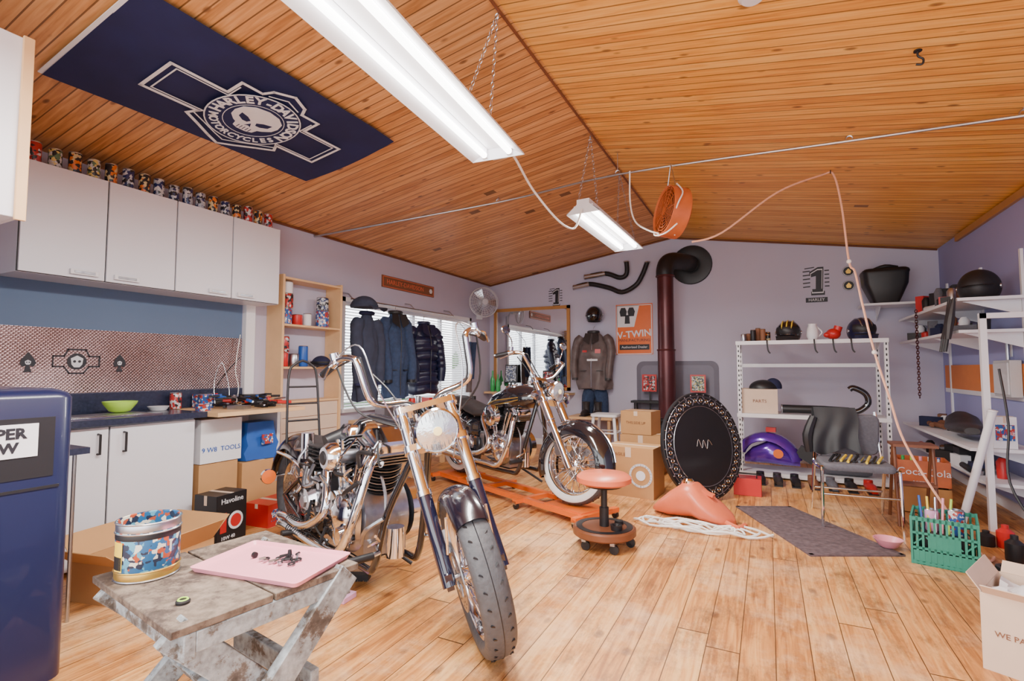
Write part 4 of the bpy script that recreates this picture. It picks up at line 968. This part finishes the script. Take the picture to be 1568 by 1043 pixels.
# ------------------------------------------------------------ foreground bench, tray, can
ZB=.535
b=B('wooden_work_bench',bevel=.003)
b.M=T(-1.585,1.115,0)@RZ(-9)
b.box((-.03,-.152,ZB-.011),(.60,.27,.022),benchw); b.box((-.03,.138,ZB-.011),(.60,.295,.022),benchw)
b.box((0,-.24,ZB-.057),(.54,.03,.07),benchp); b.box((0,.24,ZB-.057),(.54,.03,.07),benchp)
b.box((.255,0,ZB-.05),(.03,.45,.055),benchp); b.box((-.29,0,ZB-.05),(.03,.45,.055),benchp)
for sx in (-1,1):
    x=sx*.235
    for (ya,yb) in ((-.27,.22),(.25,-.28)):
        a=Vector((x+(.02 if ya>0 else -.02),ya,ZB-.02)); c=Vector((x+sx*.03+(.02 if ya>0 else -.02),yb,0)); d=(c-a); L_=d.length
        b.box((0,0,0),(.035,.085,L_),benchp,T(*(a+d/2))@d.to_track_quat('Z','Y').to_matrix().to_4x4())
b.box((0,-.05,.24),(.6,.10,.03),benchp,RX(25)); b.box((0,.14,.2),(.5,.03,.08),benchp)
b.M=Matrix.Identity(4); b.done()
b=B('pink_tray',loc=(-1.52,1.21,ZB+.001),rz=9)
pts=rr(-.215,-.14,.215,.14,.015,3); 
b.loft([[(x*.96,y*.94,.0) for x,y in pts],[(x,y,.016) for x,y in pts],[(x*.985,y*.975,.017) for x,y in pts],[(x*.94,y*.92,.005) for x,y in pts]],pink); b.done()
b=B('tray_bolts',loc=(-1.5,1.23,ZB+.0065))
for i in range(14):
    x,y=random.uniform(-.07,.05),random.uniform(-.04,.07); 
    b.cyl((x,y,.008),(x+random.uniform(-.03,.03),y+random.uniform(-.03,.03),.010),.0045,random.choice([steel,iron]),n=6)
for i in range(4): b.torus((random.uniform(-.06,.06),random.uniform(-.03,.05),.006),.010,.003,iron,n=12,k=5)
b.lathe([(.008,0),(.008,.01),(.006,.03),(0,.03)],iron,(0,.03,.0)); b.cyl((-.12,-.02,.01),(-.11,-.02,.01),.01,iron)
b.done()
b=B('metal_coffee_tin'); tx,ty=-1.82,.975
b.lathe([(.086,0),(.088,.003),(.088,.175),(.086,.18),(.083,.178),(.081,.02),(0,.02)],labt,(tx,ty,ZB+.001),n=40)
for z in (.004,.03,.148,.178): b.torus((tx,ty,ZB+z),.0885,.003,steel if z!=.03 else gold,n=40,k=5)
for z,h,m in ((.152,.022,steel),(.128,.018,dark),(.006,.02,gold)): b.lathe([(.0883,z),(.0886,z+.001),(.0886,z+h),(.0883,z+h+.001)],m,(tx,ty,ZB+.001),n=40,cap=False)
a=math.radians(-75)
b.add([(tx+.0895*math.cos(a+q*.12-.5),ty+.0895*math.sin(a+q*.12-.5),ZB+z) for q in range(5) for z in (.035,.125)],[(2*q,2*q+2,2*q+3,2*q+1) for q in range(4)],yellow)
for q in range(14): aa=a-.48+q*.032; b.box((tx+.0897*math.cos(aa),ty+.0897*math.sin(aa),ZB+.06),(.001,.0016,.04),ink,RZ(math.degrees(aa)))
b.done()
b=B('bottle_cap'); b.lathe([(.018,0),(.019,.006),(.016,.010),(0,.010)],iron,(-1.50,.90,ZB+.001)); b.torus((-1.50,.90,ZB+.011),.012,.003,yellowg,n=16,k=5); b.done()
b=B('kneeling_pad',bevel=.004); b.box((-2.08,2.02,.015),(.24,.1,.03),lilac,RZ(5)); b.done()
b=B('floor_brush'); b.box((-2.12,2.22,.03),(.18,.05,.03),dark,RZ(25)); 
for i in range(30): b.cyl((-2.2+.005*i,2.18+.0025*i,.02),(-2.2+.005*i+random.uniform(-.01,.01),2.18+.0025*i,0),.003,iron,n=4)
b.done()
# ------------------------------------------------------------ motorcycles
def wheel(b,c,r,w,m_tyre,rim=chrome,white_=False,disc=None,ns=40,pulley=None):
    tw=w/2; th_=.62*w
    k=18; R=r-th_*.5
    prof=[]
    for j in range(k):
        a=2*pi*j/k; prof.append((R+th_*.5*math.copysign(abs(math.cos(a))**.85,math.cos(a)),tw*math.copysign(abs(math.sin(a))**.9,math.sin(a))))
    b.lathe(prof,m_tyre,c,'y',64,True)
    for i in range(34):
        a=2*pi*i/34
        for sy in (-1,1):
            b.box((0,0,0),(.007,w*.30,.0055),dark,T(*c)@RY(-math.degrees(a)-(3 if sy>0 else 0))@T(r-.007,sy*w*.20,0)@RZ(sy*-14)@RX(sy*38))
    b.torus(c,r-.0005,.0022,dark,axis='y',n=64,k=4)
    ri=r-th_*.95
    if white_:
        for sy in (-1,1): b.lathe([(ri+.002,sy*tw*.80),(ri+.02,sy*tw*1.02),(ri+.045,sy*tw*1.05),(ri+.055,sy*tw*.96)],wwall,c,'y',48,cap=False)
    b.lathe([(ri+.014,tw*.66),(ri-.006,tw*.72),(ri-.018,tw*.55),(ri-.025,0),(ri-.018,-tw*.55),(ri-.006,-tw*.72),(ri+.014,-tw*.66)],rim,c,'y',56,True)
    b.lathe([(0,-.07),(.022,-.07),(.045,-.055),(.03,-.03),(.028,.03),(.045,.055),(.022,.07),(0,.07)],rim,c,'y',20)
    for i in range(ns):
        a=2*pi*i/ns; s_=1 if i%2 else -1; off=.30*(1 if (i//2)%2 else -1)
        p0=(c[0]+.04*math.cos(a+off*2),c[1]+s_*.05,c[2]+.04*math.sin(a+off*2)); p1=(c[0]+(ri-.018)*math.cos(a),c[1]+s_*.01,c[2]+(ri-.018)*math.sin(a))
        b.cyl(p0,p1,.003,rim,n=5)
    b.cyl((c[0],c[1]-.12,c[2]),(c[0],c[1]+.12,c[2]),.012,steel,n=10); 
    for sy in (-1,1): b.lathe([(0,0),(.02,0),(.018,.012),(0,.016)],chrome,(c[0],c[1]+sy*.12,c[2]),'y',6,M=Matrix.Scale(sy,4,(0,1,0)))
    if disc:
        b.lathe([(.085,-.003),(.145,-.003),(.145,.003),(.085,.003)],steel,(c[0],c[1]+disc,c[2]),'y',40,True)
        for i in range(5): b.box((0,0,0),(.07,.004,.02),steel,T(c[0],c[1]+disc,c[2])@RY(72*i)@T(.07,0,0))
        for i in range(30):
            a=2*pi*i/30; b.cyl((c[0]+(.105+.02*(i%2))*math.cos(a),c[1]+disc-.004,c[2]+(.105+.02*(i%2))*math.sin(a)),(c[0]+(.105+.02*(i%2))*math.cos(a),c[1]+disc+.004,c[2]+(.105+.02*(i%2))*math.sin(a)),.004,dark,n=6)
    if pulley: b.lathe([(.03,-.01),(.1,-.015),(.105,.015),(.03,.01)],iron,(c[0],c[1]+pulley,c[2]),'y',32,True)
def fender(b,c,R,a0,a1,w,m,drop=.09,n=22,flare=0):
    rings=[]
    for i in range(n+1):
        a=math.radians(a0+(a1-a0)*i/n); ring=[]
        e=1 if 0<i<n else .94
        fl=1+flare*(abs(i/n-.0)**3)
        for j in range(13):
            t=(j/12-.5)*2; yy=w*math.sin(t*1.5)*e; r_=R*fl-drop*(1-math.cos(t*1.5)); ring.append((c[0]+r_*math.cos(a),c[1]+yy,c[2]+r_*math.sin(a)))
        for j in range(12,-1,-1):
            t=(j/12-.5)*2; yy=(w-.006)*math.sin(t*1.46)*e; r_=R*fl-.007-drop*(1-math.cos(t*1.46)); ring.append((c[0]+r_*math.cos(a),c[1]+yy,c[2]+r_*math.sin(a)))
        rings.append(ring)
    b.loft(rings,m)
def engine(b,x,z,custom):
    b.lathe([(0,-.12),(.12,-.12),(.15,-.10),(.155,.10),(.12,.12),(0,.12)],alu,(x,0,z),'y',28)
    b.box((x,0,z-.1),(.26,.2,.1),alu); b.box((x,0,z-.155),(.22,.18,.02),iron)
    b.lathe([(0,-.185),(.04,-.18),(.085,-.155),(.1,-.125),(.1,-.11)],chrome,(x+.02,0,z+.01),'y',24)
    b.lathe([(0,-.2),(.035,-.195),(.04,-.17)],chrome,(x+.08,0,z-.05),'y',16)
    b.prism([(x-.17,z-.08),(x-.02,z-.12),(x+.14,z-.06),(x+.15,z+.06),(x+.02,z+.12),(x-.12,z+.09)],.025,chrome,T(0,-.12,0)@RX(90))
    for k in range(10):
        a=2*pi*k/10; b.lathe([(0,-.006),(.007,-.006),(.007,0)],iron,(x+.02+.09*math.cos(a),-.148,z+.01+.085*math.sin(a)),'y',6)
    for s_ in (1,-1):
        b0=b.M.copy(); b.M=b.M@T(x+s_*.03,0,z+.08)@RY(s_*22.5)
        b.cyl((0,0,0),(0,0,.2),.055,iron,n=20)
        for k in range(11):
            zz=.03+k*.0145; rr_=.090
            b.lathe([(.05,-.0028),(rr_,-.002),(rr_,.002),(.05,.0028)],iron if not custom else (alu if k%2 else iron),(0,0,zz),n=24,closed=True,M=Matrix.Diagonal((.92,1.0,1,1)))
        b.box((0,0,.215),(.14,.15,.045),iron)
        for k in range(4): b.box((0,0,.20+k*.014),(.17,.18,.005),alu)
        q_=rr(-.075,-.085,.075,.085,.02)
        b.loft([[(px,py,.24) for px,py in q_],[(px,py,.275) for px,py in q_],[(px*.85,py*.85,.295) for px,py in q_]],chrome)
        for px in (-.05,.05):
            for py in (-.065,.065): b.cyl((px,py,.28),(px,py,.298),.008,steel,n=6)
        b.cyl((s_*.08,-.05,.21),(s_*.12,-.08,.225),.009,white,n=8); b.tube([(s_*.12,-.08,.225),(s_*.13,-.1,.25),(0,-.06,.32)],.005,dark,n=6,k=3)
        b.M=b0
        for q in (-.02,.03):
            b.cyl((x+s_*.035+q*.6,-.115,z+.07),(x+s_*.115+q,-.098,z+.31),.0095,chrome,n=8)
            b.cyl((x+s_*.035+q*.6,-.115,z+.06),(x+s_*.045+q*.6,-.113,z+.1),.014,chrome,n=8)
    b.cyl((x,-.17,z+.26),(x,0,z+.25),.03,alu)
    if custom:
        b.lathe([(0,-.225),(.045,-.22),(.06,-.20),(.062,-.17),(.03,-.165)],chrome,(x,0,z+.26),'y',30); b.lathe([(0,-.228),(.025,-.227),(.03,-.222)],iron,(x,0,z+.26),'y',24)
    else:
        b.lathe([(0,-.235),(.07,-.23),(.088,-.215),(.09,-.17),(.03,-.165)],chrome,(x,0,z+.28),'y',30); b.lathe([(0,-.238),(.04,-.237),(.045,-.233)],blackg,(x,0,z+.28),'y',24)
    pts=[]
    for k in range(13): a=math.radians(-90+180*k/12); pts.append((x+.02+.13*math.cos(a),z+.13*math.sin(a)))
    for k in range(13): a=math.radians(90+180*k/12); pts.append((x-.42+.11*math.cos(a),z+.11*math.sin(a)))
    b.prism(pts,.05,chrome,T(0,.18,0)@RX(90)); b.lathe([(0,.205),(.07,.2),(.08,.18)],chrome,(x-.4,0,z),'y',24)
    b.loft([[(x-.22,py,pz) for py,pz in rr(-.11,z-.1,.11,z+.12,.03)],[(x-.48,py,pz) for py,pz in rr(-.11,z-.1,.11,z+.12,.03)]],alu)
    b.lathe([(0,-.155),(.06,-.15),(.085,-.12),(.085,-.1)],chrome,(x-.38,0,z),'y',24)
    b.lathe([(0,-.16),(.03,-.16),(.03,-.15)],steel,(x-.38,0,z),'y',6)
    for k in range(6):
        a=2*pi*k/6; b.cyl((x-.38+.07*math.cos(a),-.15,z+.07*math.sin(a)),(x-.38+.07*math.cos(a),-.13,z+.07*math.sin(a)),.007,iron,n=6)
    b.cyl((x-.22,-.06,z+.17),(x-.22,.12,z+.17),.04,chrome); b.lathe([(0,-.03),(.03,-.03),(.055,0),(0,0)],chrome,(x,.17,z+.3),'y',20)
    b.tube([(x+.14,-.06,z-.1),(x+.2,-.05,z-.06),(x+.2,-.04,z+.1),(x+.13,-.03,z+.2)],.007,steel,k=4); b.cyl((x+.21,0,z-.14),(x+.21,0,z-.02),.038,chrome)
    if custom:
        rnd=random.Random(3)
        for i in range(26):
            p=Vector((x+rnd.uniform(-.45,.2),-.12+rnd.uniform(-.06,.0),z+rnd.uniform(-.12,.26))); q=p+Vector((rnd.uniform(-.16,.16),rnd.uniform(-.03,.03),rnd.uniform(-.14,.14)))
            mid=(p+q)/2+Vector((0,-.03,rnd.uniform(-.05,.05))); b.tube([p,mid,q],rnd.choice([.005,.007,.009]),rnd.choice([chrome,steel,dark,dark,iron]),n=6,k=4)
        for i in range(14): b.lathe([(0,-.014),(.018,-.014),(.02,0),(0,.0)],rnd.choice([chrome,iron,steel]),(x+rnd.uniform(-.45,.16),-.13,z+rnd.uniform(-.1,.2)),'y',8)
        # voltage regulator with fins, ignition coil, breather can behind rear cylinder
        for k in range(7): b.box((x-.30,-.10,z+.16+k*.018),(.13,.09,.006),iron)
        b.box((x-.30,-.08,z+.21),(.10,.06,.12),alu); b.cyl((x-.17,-.14,z+.30),(x-.17,-.02,z+.34),.032,dark); b.cyl((x-.40,-.13,z+.2),(x-.40,-.13,z+.32),.03,chrome)
def moto(name,pos,heading,steer,P):
    root=empty(name,pos,heading)
    wb=P['wb'];rF=P['rF'];rR=P['rR'];rake=math.radians(P['rake']); zh=P['zh']; off=.05
    ax=Vector((wb,0,rF)); u=Vector((-math.sin(rake),0,math.cos(rake)))
    H=Vector((wb-off*1.1-(zh-rF)*math.tan(rake),0,zh)); 
    SM=T(*H)@Matrix.Rotation(math.radians(steer),4,u)@T(*(-H))
    paint=P['paint']; es=P['es']
    b=B('rear_wheel',root); wheel(b,(0,0,rR),rR,P['wR'],rubber,white_=P['ww'],disc=-.085,pulley=.09); b.done()
    b=B('front_wheel',root); b.M=SM; wheel(b,tuple(ax),rF,P['wF'],rubber,white_=P['ww'],disc=-.075 if not P['ww'] else .075); b.done()
    b=B('frame',root); fm=P['frame']
    ex=P['ex']; ez=P['ez']; bz=P['bz']
    b.tube([(H.x,0,H.z-.02),(H.x-.25,0,H.z-.05),(ex-.1,0,bz),(.55,0,.66),(.42,0,.58)],.026,fm,n=12,k=4)
    b.cyl(H+u*(-.14),H+u*.04,.037,fm,n=16)
    for sy in (-1,1):
        b.tube([(H.x-.01,sy*.02,H.z-.1),(ex+.38,sy*.11,.48),(ex+.29,sy*.13,.2),(ex+.15,sy*.135,.165),(.5,sy*.135,.17),(.3,sy*.13,.24),(.0,sy*.125,rR)],.019,fm,n=10,k=5)
        b.tube([(.0,sy*.125,rR),(.2,sy*.11,.46),(.46,sy*.06,.62)],.016,fm,n=10,k=3)
        if P['shocks']:
            b.cyl((.02,sy*.15,rR+.03),(.18,sy*.14,.66),.014,chrome,n=10)
            for k in range(12):
                t=k/12; b.torus((.03+.12*t,sy*.15,rR+.08+.2*t),.026,.005,chrome,n=14,k=5,M=RY(25))
            b.cyl((.14,sy*.142,.56),(.18,sy*.14,.67),.03,chrome,n=14)
        b.tube([(.5,sy*.135,.17),(.52,sy*.2,.2),(.53,sy*.26,.22)],.011,iron); b.cyl((.53,sy*.2,.22),(.53,sy*.33,.23),.018,dark,n=10)
        b.tube([(ex+.3,sy*.13,.3),(ex+.42,sy*.18,.31),(ex+.44,sy*.24,.31)],.012,chrome); b.cyl((ex+.44,sy*.22,.31),(ex+.44,sy*.34,.31),.018,dark,n=10)
        b.tube([(ex+.36,sy*.2,.33),(ex+.46,sy*.2,.38),(ex+.5,sy*.24,.42)],.007,chrome)
    b.cyl((.5,-.135,.17),(.5,.135,.17),.014,fm); b.cyl((.3,-.13,.25),(.3,.13,.25),.014,fm)
    b.tube([(.75,.15,.16),(.85,.22,.09),(.95,.30,.012)],.011,iron)
    b.done()
    b=B('engine',root); b.M=T(ex,0,ez)@Matrix.Scale(es,4)@T(-ex,0,-ez); engine(b,ex,ez,P['custom']); b.done()
    b=B('oil_tank',root); tank(b,[(.26,.49,.08,.08),(.29,.49,.14,.13),(.40,.49,.16,.14),(.5,.49,.14,.13),(.53,.49,.06,.08)],chrome if P['custom'] else paint,20,e=3)
    b.lathe([(0,0),(.025,0),(.025,.02),(0,.025)],chrome,(.40,-.09,.62)); b.box((.42,-.15,.35),(.18,.03,.14),blackg); b.done()
    b=B('exhaust',root)
    for s_,dz in ((1,0),(-1,.055)):
        xs=ex+s_*.13*es; yo=-.03*(es-1)*5
        pts=[(xs+s_*.03,-.06,ez+.27*es),(xs+s_*.09,-.14,ez+.25*es),(xs+.09,-.19+yo,ez+.06),(xs-.02,-.21+yo,ez-.12+dz*1.3),(xs-.2,-.22+yo,.23+dz),(.4,-.21+yo,.23+dz),(.1,-.20,.24+dz*1.6)]
        if P['custom']:
            b.tube(pts[:6]+[(.28,-.21+yo,.22+dz)],.024,chrome,n=14,k=6)
            b.torus((.28,-.21+yo,.22+dz),.024,.004,chrome,axis='x',n=16,k=5)
            for q in range(10): b.torus((.45+q*.03,-.21+yo,.23+dz),.0255,.003,iron,axis='x',n=14,k=4)
        else:
            b.tube(pts,.024,chrome,n=14,k=6); b.tube([(.45,-.21+yo,.23+dz*1.1),(.4,-.21+yo,.23+dz*1.2),(-.1,-.215,.25+dz*1.7),(-.22,-.215,.255+dz*1.8)],0,chrome,n=16,k=3,rs=[.026,.042,.042,.038])
    b.done()
    b=B('rear_fender',root); fender(b,(0,0,rR+.03),rR+.055,28 if P['custom'] else 15,175 if P['custom'] else 195,P['wR']*.5+.045,paint,.11,flare=0 if P['custom'] else .02)
    for sy in (-1,1):
        b.tube([(.38,sy*(P['wR']*.5+.05),rR+.22),(.15,sy*(P['wR']*.5+.055),rR+.27),(-.12,sy*(P['wR']*.5+.05),rR+.28)],.012,chrome,n=8,k=3)
        if P['custom']: b.cyl((-.10,sy*.1,rR+.12),(-.1,sy*.19,rR+.12),.01,chrome); b.lathe([(0,-.05),(.03,-.045),(.048,0),(.048,.02),(0,.025)],orange,(-.1,sy*.21,rR+.12),'x',18); b.lathe([(.05,-.01),(.05,.018),(.044,.018)],chrome,(-.1,sy*.21,rR+.12),'x',18,cap=False)
        else: b.cyl((-.2,sy*.06,rR+.3),(-.22,sy*.19,rR+.3),.008,chrome); b.sph((-.23,sy*.2,rR+.3),(.04,.035,.035),red,n=12,k=8)
    b.lathe([(0,-.06),(.035,-.05),(.045,0),(0,.0)],red,(-.32,0,rR+.24),'x',18); b.box((-.36,0,rR+.08),(.01,.16,.1),white,RY(-15))
    b.done()
    b=B('seat',root)
    if P['custom']: tank(b,[(.06,rR+.385,.07,.02),(.14,rR+.37,.13,.035),(.28,rR+.34,.15,.04),(.44,rR+.31,.15,.045),(.58,rR+.34,.10,.04),(.66,rR+.36,.05,.03)],leather,22)
    else:
        tank(b,[(.02,rR+.42,.08,.03),(.1,rR+.41,.13,.05),(.25,rR+.37,.15,.055),(.42,rR+.33,.15,.055),(.58,rR+.35,.10,.045),(.66,rR+.36,.05,.03)],leather,22)
        tank(b,[(-.2,rR+.43,.06,.03),(-.12,rR+.44,.11,.05),(0,rR+.44,.12,.05),(.1,rR+.43,.1,.04)],leather,20)
    b.done()
    if P['sissy']:
        b=B('sissy_bar',root)
        for sy in (-1,1): b.tube([(.0,sy*.12,rR+.2),(-.03,sy*.115,rR+.45),(-.06,sy*.10,rR+.82),(-.065,sy*.06,rR+.90),(-.07,0,rR+.93)],.009,iron,n=8,k=4)
        for z in (.5,.62,.74): b.cyl((-.035-(z-.5)*.08,-.11,rR+z),(-.035-(z-.5)*.08,.11,rR+z),.007,iron)
        b.done()
    b=B('fork',root); b.M=SM
    perp=Vector((math.cos(rake),0,math.sin(rake)))*.05
    fs_=.115 if not P['custom'] else .118
    for sy in (-1,1):
        a=ax+Vector((0,sy*fs_,0)); L_=(H-ax).dot(u)+.06
        top=a+u*L_
        b.cyl(a+u*(-.03),a+u*.36,.031,P['slider'],n=16); b.cyl(a+u*.36,top,.023 if not P['custom'] else .028,chrome,n=16); b.cyl(a+u*.36,a+u*.385,.035,chrome,n=16)
        b.box(tuple(a),(.06,.03,.07),P['slider']); b.sph(tuple(top),(.024,.024,.014),chrome,n=12,k=6)
        if P['nacelle']: b.cyl(a+u*(L_*.50),a+u*(L_*.86),.038,chrome,n=18)
    for q in (-.17,.02):
        c=H+perp+u*q; pts=rr(-.05,-.155,.04,.155,.03)
        b.prism(pts,.03,chrome,T(*c)@RY(-math.degrees(rake)))
    b.cyl(H+u*(-.2),H+u*.07,.016,steel)
    b.box(tuple(ax+u*.13+Vector((-.05,-.085,0))),(.06,.05,.10),steel,RY(-20)); b.tube([tuple(ax+u*.15+Vector((-.05,-.1,0))),tuple(ax+u*.4+Vector((-.1,-.13,0))),tuple(H+u*.1+Vector((.03,-.12,0))),tuple(H+u*.3+Vector((.02,-.2,0)))],.005,dark,n=6,k=5)
    b.done()
    b=B('front_fender',root); b.M=SM
    if P['ww']: fender(b,tuple(ax),rF+.035,-2,205,P['wF']*.5+.045,paint,.12,n=26,flare=.03); b.tube([(ax.x+(rF+.045)*math.cos(math.radians(q)),0,ax.z+(rF+.045)*math.sin(math.radians(q))) for q in range(10,130,10)],.008,chrome)
    else: fender(b,tuple(ax),rF+.018,55,150,P['wF']*.5+.008,paint,.05,n=20)
    for sy in (-1,1): b.tube([tuple(ax+Vector((.03,sy*.1,.12))),tuple(ax+Vector((.1,sy*.085,rF-.05)))],.006,chrome)
    b.done()
    b=B('headlight',root); b.M=SM; hc=H+Vector((P['hx'],0,P['hz'])); r_=P['hr']
    b.lathe([(0,-.11),(.04,-.105),(r_*.8,-.05),(r_,0),(r_*1.04,.02),(r_*.96,.03)],chrome,tuple(hc),'x',32,cap=False)
    b.lathe([(r_*.97,.024),(r_*.6,.036),(0,.042)],lensm,tuple(hc),'x',32,cap=False)
    b.lathe([(0,.044),(.02,.043),(.022,.036)],bulbm,tuple(hc),'x',12)
    for k in range(-4,5): b.cyl((hc.x+.036-.010*(k/4)**2,hc.y+k*r_*.2,hc.z-r_*.85*math.sqrt(1-(k*.2)**2)),(hc.x+.036-.010*(k/4)**2,hc.y+k*r_*.2,hc.z+r_*.85*math.sqrt(1-(k*.2)**2)),.0012,steel,n=4)
    b.cyl(tuple(hc+Vector((-.05,0,r_*.7))),tuple(H+u*.02+perp),.012,chrome)
    if P['nacelle']:
        for sy in (-1,1):
            b.lathe([(0,-.05),(.03,-.045),(.045,0),(.045,.015),(0,.02)],chrome,(hc.x-.04,sy*.22,hc.z-.05),'x',20); b.cyl((hc.x-.06,sy*.1,hc.z-.05),(hc.x-.06,sy*.2,hc.z-.05),.008,chrome)
    b.done()
    b=B('handlebar',root); b.M=SM; hx,hz=H.x+.0,H.z+.03; bp=P['bars']
    for sy in (-1,1):
        b.tube([(hx+p[0],sy*p[1],hz+p[2]) for p in bp],.016 if P['custom'] else .0135,chrome,n=12,k=6)
        g0=Vector((hx+bp[-1][0],sy*bp[-1][1],hz+bp[-1][2])); g1=Vector((hx+bp[-2][0],sy*bp[-2][1],hz+bp[-2][2])); dd=(g1-g0).normalized()
        b.cyl(tuple(g0),tuple(g0+dd*.12),.019,dark,n=12); b.lathe([(0,0),(.02,0),(.02,.01)],chrome,tuple(g0),'z',12)
        b.cyl(tuple(g0+dd*.12),tuple(g0+dd*.16),.024,chrome,n=12)
        mm=g0+dd*.14
        b.tube([tuple(mm+Vector((.03,0,0))),tuple(mm+Vector((.06,sy*.03,-.01))),tuple(g0+Vector((.06,0,-.02)))],.006,chrome,n=6,k=3)
        b.cyl(tuple(mm),tuple(mm+Vector((.0,0,.05))),.022,chrome,n=10)
        if not P['custom']:
            b.tube([tuple(mm),tuple(mm+Vector((.02,sy*.02,.09))),tuple(mm+Vector((0,sy*.06,.15)))],.005,chrome,n=6,k=3)
            b.lathe([(0,.01),(.04,.008),(.045,0),(.04,-.002),(0,-.002)],chrome,tuple(mm+Vector((-.01,sy*.08,.18))),'x',20,M=Matrix.Diagonal((1,1.3,.8,1)))
        b.tube([tuple(mm+Vector((0,0,-.02)))]+[(hx+p[0]+.03,sy*(p[1]-.02),hz+p[2]) for p in bp[::-1][2:]]+[(hx-.1,sy*.03,hz-.15)],.005,dark,n=6,k=4)
        if P['custom']:
            b.tube([tuple(mm+Vector((0,0,-.02))),tuple(mm+Vector((.05,sy*-.05,-.25))),(hx+.08,sy*.12,hz-.05),(hx-.05,sy*.03,hz-.2)],.005,dark,n=6,k=6)
            b.tube([tuple(mm+Vector((0,0,.02))),tuple(mm+Vector((.10,sy*-.12,.06))),(hx+.10,sy*.20,hz+.15),(hx+.03,sy*.08,hz-.25)],.004,steel,n=6,k=6)
        b.cyl((hx,sy*.05,hz-.03),(hx+.0,sy*.05,hz+.02),.02,chrome,n=12)
    b.done()
    if P['tank']:
        b=B('fuel_tank',root)
        tank(b,[(.58,.66,.03,.05),(.62,.69,.09,.08),(.75,.74,.14,.11),(.95,.78,.165,.13),(1.1,.79,.16,.125),(1.2,.79,.12,.1),(1.26,.80,.05,.06)],paint,26,M=T(P['tx'],0,P['tz']),e=2.2)
        for sy in (-1,1):
            for dz in (0,-.035): b.tube([(.68+P['tx'],sy*.128,.71+P['tz']+dz*.5),(.8+P['tx'],sy*.158,.76+P['tz']+dz),(1.0+P['tx'],sy*.170,.79+P['tz']+dz),(1.16+P['tx'],sy*.146,.81+P['tz']+dz*.6)],.005,gold,k=4)
            b.lathe([(.03,0),(.03,.015),(.02,.025),(0,.026)],chrome,(1.02+P['tx'],sy*.07,.895+P['tz']))
        b.lathe([(0,0),(.06,0),(.06,.02),(.05,.03),(0,.03)],chrome,(.88+P['tx'],0,.87+P['tz'])); b.done()
    return root
apes=[(0,.05,0),(0,.055,.04),(.0,.10,.07),(.02,.20,.09),(.04,.25,.14),(.04,.265,.30),(.02,.28,.335),(-.06,.34,.34),(-.20,.43,.28)]
slid=mat('navy_gloss_fork',(0.008,0.008,0.028),0.18,coat=1)
moto('chopper_motorcycle',(-2.97,2.60,0),-20,-28,dict(wb=1.96,rF=.345,rR=.33,rake=30,zh=.96,wF=.13,wR=.18,ww=False,paint=mat('purple_black_paint',(0.006,0.004,0.010),0.22,coat=.6),frame=blackg,ex=.99,ez=.39,es=1.28,bz=.90,shocks=False,custom=True,sissy=True,slider=slid,nacelle=False,hx=.20,hz=-.03,hr=.10,bars=apes,tank=False,tx=0,tz=0))
cb=[(0,.05,0),(0,.06,.05),(.02,.15,.09),(.02,.28,.20),(.0,.31,.24),(-.08,.36,.24),(-.20,.42,.20)]
moto('cruiser_motorcycle',(-2.95,4.66,.105),-24.5,14,dict(wb=1.68,rF=.315,rR=.32,rake=31,zh=.92,wF=.13,wR=.14,ww=True,paint=blackg,frame=blackg,ex=.82,ez=.36,es=1.1,bz=.82,shocks=True,custom=False,sissy=False,slider=chrome,nacelle=True,hx=.17,hz=-.02,hr=.09,bars=cb,tank=True,tx=-.04,tz=.03))
b=B('motorcycle_lift',loc=(-2.95,4.66,0),rz=-24.5)
for sy in (-1,1): b.box((.85,sy*.14,.07),(2.15,.05,.04),orange)
b.box((.0,0,.092),(.4,.34,.015),orange); b.box((1.68,0,.092),(.42,.3,.015),orange)
for x in (-.2,.6,1.2,1.9):
    b.box((x,0,.07),(.05,.5,.035),orange)
    for sy in (-1,1): b.lathe([(0,-.014),(.028,-.012),(.028,.012),(0,.014)],dark,(x,sy*.23,.03),axis='y',n=14); b.box((x,sy*.23,.055),(.04,.04,.03),steel)
b.done()
# ------------------------------------------------------------ world + lights + camera
w=bpy.data.worlds.new('daylight'); bpy.context.scene.world=w; w.use_nodes=True
bg=w.node_tree.nodes['Background']; bg.inputs[0].default_value=(0.92,0.95,1.0,1); bg.inputs[1].default_value=2.1
def arealamp(name,loc,rot,sx,sy,e,col=(1,1,1)):
    ld=bpy.data.lights.new(name,'AREA'); ld.shape='RECTANGLE'; ld.size=sx; ld.size_y=sy; ld.energy=e; ld.color=col
    o=bpy.data.objects.new(name,ld); bpy.context.collection.objects.link(o); o.location=loc; o.rotation_euler=[math.radians(a) for a in rot]; return o
arealamp('window_daylight',(XL-.3,5.5,1.4),(0,-90,0),1.2,2.6,60,(.93,.96,1))
arealamp('front_fill_lamp',(-.5,-1.25,1.4),(90,0,0),4.5,2.4,125,(1,.98,.96))  # added fill lamp at the open near side, no door there
cam=bpy.data.cameras.new('camera'); co=bpy.data.objects.new('camera',cam); bpy.context.collection.objects.link(co)
cam.lens=776/1568*36; cam.sensor_width=36; cam.clip_start=.02; co.location=(0,0,1.2); co.rotation_euler=(math.radians(93.2),0,math.radians(26.74))
bpy.context.scene.camera=co
